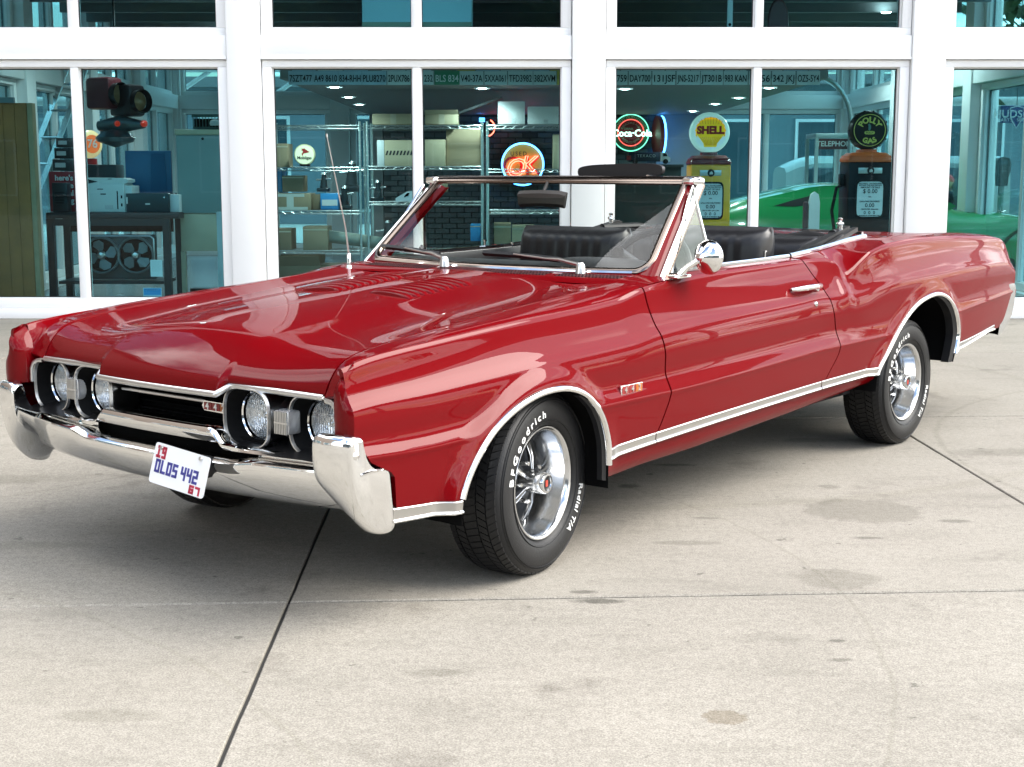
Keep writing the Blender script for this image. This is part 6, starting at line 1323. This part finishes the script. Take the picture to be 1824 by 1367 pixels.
# stacked dark boxes, small orange globe
for k, (u0, u1, v0, v1, lb) in enumerate(((94, 124, 284, 305, 'lowest dark boxed part stacked on the red sign'), (97, 124, 264, 283, 'middle grey boxed part in the stack over the red sign'), (100, 125, 246, 263, 'topmost dark boxed part in the stack over the red sign'))):
    o = thing_box('parts_box', u0, v0, u1, v1, 14.2, .2, [KIT, GUN, KIT][k], lb, 'box', 'stacked parts boxes'); MB().box(-o['w']*.35, o['w']*.25, -.002, 0, o['h']*.3, o['h']*.7).build('label_patch', mat('grey_print'), o, smooth=False)
p = at(160, 283, 14.9); t = empty('orange_globe', p, 'small cream and orange globe sign above the printer', 'globe sign'); m = MB(); m.lathe([(0, -.05), (.10, -.05), (.145, -.02), (.145, .05), (.10, .08), (0, .08)], 36, (0, 0, .15), 'y'); m.xf(Matrix.Rotation(R(50), 4, 'Z')); m.build('glass', mat('cream_globe', (.70, .50, .28), .3, emit=(.9, .55, .25), es=.25), t); m = MB(); m.lathe([(0, -.056), (.095, -.056), (.095, -.05)], 30, (0, 0, .15), 'y'); m.xf(Matrix.Rotation(R(50), 4, 'Z')); f_ = m.build('face', mat('orange_face', (.60, .10, .03), .4, emit=(.9, .15, .03), es=.25), t)
q = text_mb('76', .12, .001, bold=.003); q.xf(Matrix.Rotation(R(50), 4, 'Z') @ Matrix.Translation((0, -.058, .15)) @ FACE); q.build('lettering', WINK, f_, smooth=False); MB().tube([(0, .02, -p.z*.0-.0), (0, .02, -.06)], .07, 16).build('base', REDINK, t); MB().box(-.16, .3, -.1, .2, -.50, -.062, b=.01).build('stand', KIT, t)
# twin fan unit under the bench
p = at(225, 455, 14.0); t = empty('twin_fan', (p.x, 14.0, p.z), 'grey twin radiator fan unit on the lower bench shelf', 'fan'); s = 14.0/2500
MB().box(-72*s, 50*s, .06, .14, -44*s, 36*s, b=.03).build('frame', mat('fan_grey', (.07, .09, .095), .4), t)
for k, ux in enumerate((-44, 17)):
    m = MB(); m.lathe([(29*s, -.02), (31*s, -.03), (33*s, -.02), (32*s, .06), (29*s, .06)], 44, (ux*s, 0, 0), 'y'); m.build('shroud_ring', mat('fan_ring', (.20, .24, .25), .35, .5), t); m = MB(); m.lathe([(0, .05), (30*s, .05)], 36, (ux*s, 0, 0), 'y'); m.build('dark_throat', MATTE, t)
    for j in range(4):
        a0 = R(90*j+20+30*k); P = []
        for rr, da, yy in ((5, -20, .0), (12, -38, -.004), (22, -32, -.004), (27, -12, 0), (27, 12, .014), (22, 26, .022), (12, 18, .016), (5, 10, .006)): a_ = a0+R(da); P.append((ux*s+rr*s*math.cos(a_), yy, rr*s*math.sin(a_)))
        mb = MB(); n = len(P); mb.add(P+[(x, y+.004, z) for x, y, z in P], [tuple(range(n)), tuple(range(n, 2*n))[::-1]]+[(i, n+i, n+(i+1) % n, (i+1) % n) for i in range(n)]); mb.build('blade', mat('fan_blade', (.16, .20, .21), .35, .3), t, smooth=False)
    m = MB(); m.lathe([(0, -.03), (5*s, -.025), (7.5*s, -.01), (7.5*s, .02)], 20, (ux*s, 0, 0), 'y'); m.build('hub', SATIN, t)
m = MB(); m.tube([(-70*s, -.01, 34*s), (44*s, -.01, 34*s), (50*s, -.01, 29*s), (50*s, -.01, -10*s)], .009, 8); m.build('guard_rail', SATIN, t)
# notices stuck inside the glass
def notice(u0, v0, u1, v1, m, label, stripes, top=None):
    x0, x1, z0, z1 = rect(u0, v0, u1, v1, 12.62); o = MB().box(-(x1-x0)/2, (x1-x0)/2, 0, .002, 0, z1-z0).build('paper_notice', m, None, smooth=False, label=label, cat='notice'); o.location = ((x0+x1)/2, 12.612, z0); w_, h_ = x1-x0, z1-z0
    mb = MB()
    for k in range(stripes): zz_ = h_*(.88-.07*k); mb.box(-w_*.38, w_*(.38-.1*(k % 3 == 2)), -.0008, 0, zz_, zz_+h_*.025)
    if stripes: mb.build('printed_lines', mat('grey_print'), o, smooth=False, kind='stuff')
    if top: MB().box(-w_*.46, w_*.46, -.0008, 0, h_*.45, h_*.96).build('heading', top, o, smooth=False)
notice(269, 463, 289, 493, mat('paper_white', (.70, .74, .75), .6), 'white printed notice stuck to the glass in front of the fans', 9)
notice(256, 513, 288, 536, mat('paper_blue_white', (.45, .60, .68), .6), 'blue headed leaflet stuck low on the glass near the red fender', 2, mat('bright_blue_box'))
# cabinet, its stand and crate
x0, x1, z0, z1 = rect(318, 231, 408, 380, 14.1); t = empty('steel_cabinet', ((x0+x1)/2, 14.1, .012), 'grey-green steel cabinet on a cream stand', 'cabinet'); w_ = (x1-x0)/2; z0 -= .012; z1 -= .012; CR_ = mat('cream_enamel', (.48, .46, .33), .45, var=.12)
MB().box(-w_, w_, 0, .45, z0, z1-.055, b=.004).build('door', mat('grey_green_enamel', (.24, .33, .33), .45, var=.12, vscale=3), t); MB().box(-w_-.01, w_, -.012, .46, z1-.052, z1, b=.004).build('top', CR_, t); MB().lathe([(0, -.008), (.012, -.006), (.014, 0)], 14, (0, 0, z1-.09), 'y').build('lock', GUN, t)
zs_ = at(360, 450, 14.1).z; MB().box(-w_+.01, w_*.50, .02, .45, zs_, z0-.004, b=.004).build('drawer', CR_, t); MB().box(-w_+.01, -w_+.055, 0, .05, 0, zs_-.003).build('leg', CR_, t, smooth=False); MB().box(w_*.42, w_*.52, .02, .07, 0, zs_-.003).build('leg', BLACK, t, smooth=False)
MB().box(-w_+.02, w_*.5, .3, .44, .0, .10).build('foot_rail', BLACK, t, smooth=False)
p = at(398, 378, 13.6); o = MB().box(-.07, .07, 0, .10, 0, p.z-.012, b=.006).build('post_guard', mat('pale_blue_channel', (.40, .52, .55), .4), None, label='pale blue grey channel post beside the cream stand', cat='post'); o.location = (p.x, 13.6, .012); MB().box(-.012, .012, -.003, 0, 0, p.z-.012).build('groove', GUN, o, smooth=False)
x0, x1, z0, z1 = rect(342, 204, 406, 230, 14.15); t = empty('crate', ((x0+x1)/2, 14.15, z0+.001), 'dark green plastic crate of oddments on the steel cabinet', 'crate'); w_, h_ = (x1-x0)/2, z1-z0; GC = mat('crate_green', (.015, .05, .045), .5)
m = MB(); m.box(-w_, w_, 0, .012, h_*.80, h_); m.box(-w_*.9, w_*.9, 0, .012, 0, .02)
for k in range(12): x = -w_*.95+k*w_*.172; m.box(x, x+.008, .001, .011, .0, h_*.82)
m.build('front', GC, t, smooth=False); MB().box(-w_*.9, w_*.9, .02, .36, 0, h_*.7).build('bin', MATTE, t, smooth=False)
m = MB(); m.lathe([(0, .05), (.05, .03), (.06, 0), (.05, -.02)], 14, (w_*.3, .0, .05)); m.build('cloth_bundle', mat('pale_cloth', (.45, .50, .50), .8), t)
# traffic signal hanging
p = at(206, 175, 14.6); t = empty('traffic_signal', p, 'old dark red four-way traffic signal with amber lenses hanging indoors', 'traffic signal'); s = 14.6/2500; SR = mat('signal_maroon', (.10, .012, .018), .4)
for k, (ux, vz, rz_) in enumerate(((-12, 6, 62), (26, -6, 56))):
    M = Matrix.Translation((ux*s, k*.02, vz*s)) @ Matrix.Rotation(R(rz_), 4, 'Z'); m = MB(); m.box(-.11, .11, -.10, .22, -.15, .17, b=.04); m.xf(M); hd = m.build('signal_head', SR if k == 0 else mat('signal_black', (.012, .008, .010), .35), t, sharp=40)
    m = MB(); m.lathe([(.10, -.12), (.115, -.18), (.12, -.18), (.11, -.10)], 36, (0, 0, 0), 'y'); m.xf(M); m.build('visor', BLACK, hd); m = MB(); m.lathe([(0, -.135), (.05, -.13), (.095, -.115)], 30, (0, 0, 0), 'y'); m.xf(M); m.build('lens', mat('amber_lens', (.30, .17, .08), .3), hd)
m = MB(); m.tube([(-.2, .05, -.28), (.05, .0, -.26), (.30, -.05, -.27)], [.05, .09, .035], 14); m.build('lower_arm', mat('signal_grey', (.10, .14, .15), .35, .5), t)
for x, r_, c in ((.03, .03, 'a'), (.30, .035, 'b')): m = MB(); m.lathe([(0, -.06), (r_*.5, -.03), (r_, 0), (r_, .02)], 14, (x, -.09, -.26), 'y'); m.build('red_marker', mat('red_lamp_glow', (.45, .03, .02), .3, emit=(.9, .05, .02), es=.12), t)
m = MB(); m.lathe([(0, .09), (.12, .07), (.2, 0), (.18, -.04), (0, -.1)], 24, (-.02, 0, -.40)); m.build('lower_body', mat('signal_grey'), t); m = MB(); m.tube([(0, .05, .15), (0, .05, 2.6)], .012, 8); m.build('hanger', GUN, t)
# --- right-hand side: booth, person, seat, meter, hudson sign, arm lamp
p = at(1488, 260, 19.0); t = empty('telephone_booth', (p.x, 19.0, .012), 'glazed white telephone booth at the back behind the black pump', 'telephone booth'); w_ = .25; H_ = at(1488, 238, 19.0).z-.012; FRM = mat('booth_frame', (.50, .60, .62), .35)
for sx_ in (-1, 1):
    for yy in (0, .6): MB().box(sx_*w_-.022, sx_*w_+.022, yy-.022, yy+.022, 0, H_).build('corner_post', FRM, t, smooth=False)
MB().box(-w_-.02, w_+.02, -.03, .63, H_-.06, H_, b=.006).build('roof', FRM, t); o = MB().box(-w_+.025, w_-.025, -.02, .0, H_-.21, H_-.07).build('sign_band', mat('booth_red', (.10, .03, .035), .4), t, smooth=False); text_at(o, 'TELEPHONE', 0, -.022, H_-.14, .095, WINK, bold=.0015)
MB().box(-.012, .012, -.01, .01, 0, H_-.21).build('door_stile', FRM, t, smooth=False); MB().box(-w_+.022, w_-.022, .0, .012, .5, H_-.22).build('pane', CLEAR, t, smooth=False); MB().box(-w_+.022, w_-.022, -.005, .012, .03, .5).build('kick_panel', FRM, t, smooth=False)
# camper van outside the back windows
p = at(1478, 330, 25.5); t = empty('camper_van', (p.x, 25.5, 0), 'pale rounded camper van parked outside the back windows', 'van'); VP = mat('van_cream', (.55, .58, .54), .35, coat=.6); ZR_ = at(1478, 279, 25.5).z
m = MB(); G = []
for q in np.linspace(0, 1, 24):
    x = -.75+q*4.0; e_ = min(1, (q+.02)*7)**.5; row = []
    for yy, z in ((.0, .35), (-.02, .9), (0, 1.0), (.06, ZR_-.12), (.22, ZR_-.02), (.85, ZR_+.02)): row.append((x, yy+.25*(1-e_), .35+(z-.35)*(.75+.25*e_)))
    G.append(row+[(a, 1.7-b, c) for a, b, c in row[-2::-1]])
m.grid(np.array(G)); k = len(G[0]); m.f += [tuple(range(k)), tuple(range(23*k, 24*k))[::-1]]; m.m += [0, 0]; m.build('body', VP, t, sharp=40)
for k in range(5): x = -.42+k*.62; f_ = MB().box(x, x+.52, -.05, .08, 1.02, ZR_-.20, b=.05).build('window', mat('dark_window'), t); MB().box(x+.50, x+.54, -.055, .02, 1.02, ZR_-.20).build('window_bar', VP, f_, smooth=False)
for x in (0, 2.4): m = MB(); m.lathe([(0, -.02), (.15, -.03), (.30, -.02), (.33, .02), (.33, .2)], 32, (x, 0, .33), 'y'); m.build('wheel', RUBBER, t)
# person behind the green car
p = at(1688, 335, 17.2); t = empty('person', (p.x-.02, 17.2, .012), 'person in a red cap and dark shirt standing behind the green car', 'person')
def skin_mesh(name, pts, edges, rad, m, parent, sub=2):
    me = bpy.data.meshes.new(name); me.from_pydata(pts, edges, []); o = bpy.data.objects.new(name, me); COL.objects.link(o); md = o.modifiers.new('skin', 'SKIN'); md.use_smooth_shade = True; sv = me.skin_vertices[0].data
    for i, r_ in enumerate(rad): sv[i].radius = (r_, r_) if not hasattr(r_, '__len__') else r_
    sv[0].use_root = True; s2 = o.modifiers.new('sub', 'SUBSURF'); s2.levels = sub; s2.render_levels = sub
    dg = bpy.context.evaluated_depsgraph_get(); m2 = bpy.data.meshes.new_from_object(o.evaluated_get(dg)); bpy.data.objects.remove(o); m2.name = name; m2.materials.clear(); m2.materials.append(m); m2.polygons.foreach_set('use_smooth', [True]*len(m2.polygons)); q = bpy.data.objects.new(name, m2); return link(q, parent)
hz = at(1688, 331, 17.2).z-.012; S_ = hz/1.56   # head centre height
SKIN = mat('skin', (.50, .30, .21), .5)
pts = [(0, 0, .88), (0, 0, 1.05), (0, 0, 1.28), (0, 0, 1.40), (0, -.01, 1.47), (-.19, 0, 1.37), (-.24, .02, 1.10), (-.22, -.10, .88), (.19, 0, 1.37), (.24, .02, 1.10), (.22, -.10, .88), (-.09, 0, .82), (-.10, -.01, .46), (-.10, .03, .08), (-.11, -.12, .04), (.09, 0, .82), (.10, -.01, .46), (.10, .03, .08), (.11, -.12, .04)]
ed = [(0, 1), (1, 2), (2, 3), (3, 4), (3, 5), (5, 6), (6, 7), (3, 8), (8, 9), (9, 10), (0, 11), (11, 12), (12, 13), (13, 14), (0, 15), (15, 16), (16, 17), (17, 18)]
ra = [.14, .135, .15, .10, .06, .065, .05, .036, .065, .05, .036, .09, .065, .045, .04, .09, .065, .045, .04]
skin_mesh('body', [tuple(c*S_ for c in q) for q in pts], ed, [r_*S_ for r_ in ra], mat('dark_shirt', (.025, .03, .04), .8), t)
m = MB()
def ellipsoid(mb, c, r, n=20, k=14, z0=-1, z1=1):
    mb.grid(np.array([[(c[0]+r[0]*math.sqrt(max(0, 1-z*z))*math.cos(a), c[1]+r[1]*math.sqrt(max(0, 1-z*z))*math.sin(a), c[2]+r[2]*z) for a in np.linspace(0, 2*math.pi, n, endpoint=False)] for z in np.linspace(z0, z1, k)]), closev=True)
HC = (0, -.01, 1.58*S_); ellipsoid(m, HC, (.080, .098, .120)); m.tube([(0, 0, 1.40*S_), (0, 0, 1.52*S_)], .052, 12); ellipsoid(m, (-.085, .0, HC[2]-.015), (.012, .022, .032), 10, 8); ellipsoid(m, (.085, .0, HC[2]-.015), (.012, .022, .032), 10, 8); m.tube([(0, -.10, HC[2]+.02), (0, -.122, HC[2]-.02), (0, -.10, HC[2]-.03)], [.008, .015, .01], 8); hd = m.build('head', SKIN, t)
m = MB(); ellipsoid(m, (0, .008, HC[2]+.005), (.086, .100, .115), z0=-.45, z1=.6); hr = m.build('hair', mat('fair_hair', (.42, .32, .18), .7), t); hr.location = (0, .012, 0)
m = MB(); ellipsoid(m, (0, -.002, HC[2]+.03), (.092, .108, .10), z0=0, z1=1); m.prism([(-.07, HC[2]+.035), (.07, HC[2]+.035), (.06, HC[2]+.045), (-.06, HC[2]+.045)], -.19, -.08, 'y'); m.build('cap', mat('red_cap', (.38, .015, .02), .7), t)
for x in (-.03, .03): m = MB(); ellipsoid(m, (x, -.098, HC[2]+.012), (.010, .006, .006), 10, 6); m.build('eye', INK, hd)
m = MB(); m.tube([(-.022, -.098, HC[2]-.055), (0, -.103, HC[2]-.057), (.022, -.098, HC[2]-.055)], .004, 6); m.build('mouth', mat('lip', (.35, .12, .10), .5), hd); t.rotation_euler = (0, 0, R(140))
# office seat back / mobility chair
p = at(1732, 345, 17.0); t = empty('swivel_seat', (p.x, 17.0, .012), 'grey swivel seat on a pole with side wings, beside the parking meter', 'seat'); GY = mat('seat_grey', (.14, .17, .18), .6); zc_ = p.z-.012
m = MB(); m.box(-.13, .13, 0, .06, zc_+.10, zc_+.16, b=.02); m.build('cross_bar', mat('pale_plastic', (.45, .52, .54), .5), t)
for sx_ in (-1, 1): m = MB(); m.tube([(sx_*.15, .03, zc_-.02), (sx_*.17, .03, zc_+.08), (sx_*.14, .03, zc_+.17)], [.06, .075, .05], 14); m.build('wing', GY, t)
m = MB(); m.tube([(0, .03, .2), (0, .03, zc_+.12)], .035, 12); m.build('pole', ALU, t); MB().box(-.22, .22, -.15, .25, .12, .20, b=.02).build('base', GY, t); m = MB(); m.box(-.18, -.08, -.02, -.01, zc_-.09, zc_-.01); m.xf(Matrix.Rotation(0, 4, 'Y')); m.build('paper_tag', WINK, t, smooth=False)
# parking meter
p = at(1786, 285, 16.4); t = empty('parking_meter', (p.x, 16.4, .012), 'dark parking meter on a grey pole standing near the window wall', 'parking meter'); zt_ = p.z-.012; DM = mat('meter_dark', (.012, .02, .02), .4)
m = MB(); m.prism([(-.055, zt_-.30), (.055, zt_-.30), (.06, zt_-.20), (.085, zt_-.12), (.085, zt_-.04), (.06, zt_+.015), (0, zt_+.035), (-.06, zt_+.015), (-.085, zt_-.04), (-.085, zt_-.12), (-.06, zt_-.20)], -.05, .05, 'y'); m.build('head', DM, t, sharp=30); MB().box(-.04, .04, -.053, -.049, zt_-.05, zt_-.01).build('dial_window', mat('dark_window'), t, smooth=False); m = MB(); m.tube([(0, 0, 0), (0, 0, zt_-.30)], .034, 14); m.build('pole', mat('meter_pole', (.12, .16, .16), .5), t); MB().box(-.03, .03, -.056, -.05, zt_-.13, zt_-.125).build('coin_slot', SATIN, t, smooth=False)
# blue enamel sign
p = at(1806, 206, 15.5); s = 15.5/2500; t = empty('blue_sign', p, 'blue enamel sign reading HUDSON above the parking meter', 'sign'); MB().box(-23*s, 34*s, 0, .02, -13*s, 17*s, b=.004).build('plate', mat('sign_blue', (.012, .035, .20), .35), t); text_at(t, 'HUDSON', 5*s, -.002, 2*s, .115, WINK, bold=.002, spacing=1.05); text_at(t, 'PARTS   SERVICE', 5*s, -.002, -8*s, .05, WINK, spacing=1.1)
m = MB()
for pts in ([(-6*s, 0, -4*s), (5*s, 0, -22*s), (16*s, 0, -4*s)], [(-8*s, 0, 10*s), (-6*s, 0, 13*s), (5*s, 0, 16*s), (16*s, 0, 13*s), (18*s, 0, 10*s)]): m.sweep([(a, -.004, c) for a, b, c in pts], [(-.005, -.002), (-.005, .002), (.005, .002), (.005, -.002)], (0, -1, 0))
m.build('emblem_outline', WINK, t, smooth=False); m = MB(); m.prism([(-1*s, -13*s), (11*s, -13*s), (5*s, -22*s)], .001, .019, 'y'); m.build('pointed_tab', mat('sign_blue'), t, smooth=False); MB().tube([(5*s, .01, 17*s), (5*s, .01, 2.6)], .004, 6).build('hanger', GUN, t)
# curved lamp arm by the corner
a = at(1515, 225, 18.5); t = empty('gooseneck_pole', (a.x, 18.5, .012), 'tall curved steel pole bending over beside the dark globe', 'pole'); m = MB(); b = at(1452, 138, 18.5); pts = [(0, 0, 0), (0, 0, a.z)]+[(-(a.x-b.x)*(1-math.cos(q)), 0, a.z+(b.z-a.z)*math.sin(q)) for q in np.linspace(.1, math.pi/2, 12)]; m.tube(pts, .03, 10); m.build('pole', mat('steel_pole', (.32, .38, .40), .3, .8), t); MB().lathe([(0, .03), (.18, .02), (.18, 0), (0, 0)], 24).build('base', KIT, t)
# things stored on the upper floor, behind the upper panes
o = MB().box(-.60, .42, 0, .4, 0, 1.3, b=.01).build('pale_cupboard', mat('pale_blue_cupboard', (.40, .66, .74), .5), None, label='pale blue cupboard upstairs behind the middle upper window', cat='cupboard'); p = at(760, 40, 13.4); o.location = (p.x, 13.4, CZ_+.065); MB().box(-.60, .42, -.02, 0, 0, p.z-CZ_-.065).build('base_board', mat('olive_board', (.25, .30, .22), .6), o, smooth=False)
p = at(1386, 40, 13.6); o = MB().lathe([(0, -.02), (.09, -.02), (.1, 0), (.09, .02), (0, .02)], 30, axis='y').build('oval_sign', mat('maroon_sign', (.08, .02, .02), .4), None, label='dark oval sign upstairs behind the upper window over the shell pump', cat='sign'); o.location = p; o.scale = (1, 1, 2.2); MB().tube([(0, 0, -.1), (0, 0, -(p.z-CZ_-.06)/2.2)], .012, 8).build('stem', GUN, o)
p = at(1300, 48, 13.5); t = empty('spirit_level', p, 'pale upright instrument with a round window, upstairs over the shell pump', 'instrument'); MB().box(-.025, .025, 0, .03, -.12, .30, b=.006).build('body', mat('pale_panel'), t); MB().lathe([(0, -.004), (.014, -.004), (.015, 0)], 14, (0, 0, .02), 'y').build('round_window', BLACK, t); MB().box(-.05, .05, -.02, .05, -(p.z-CZ_-.065), -.12).build('foot', KIT, t, smooth=False)
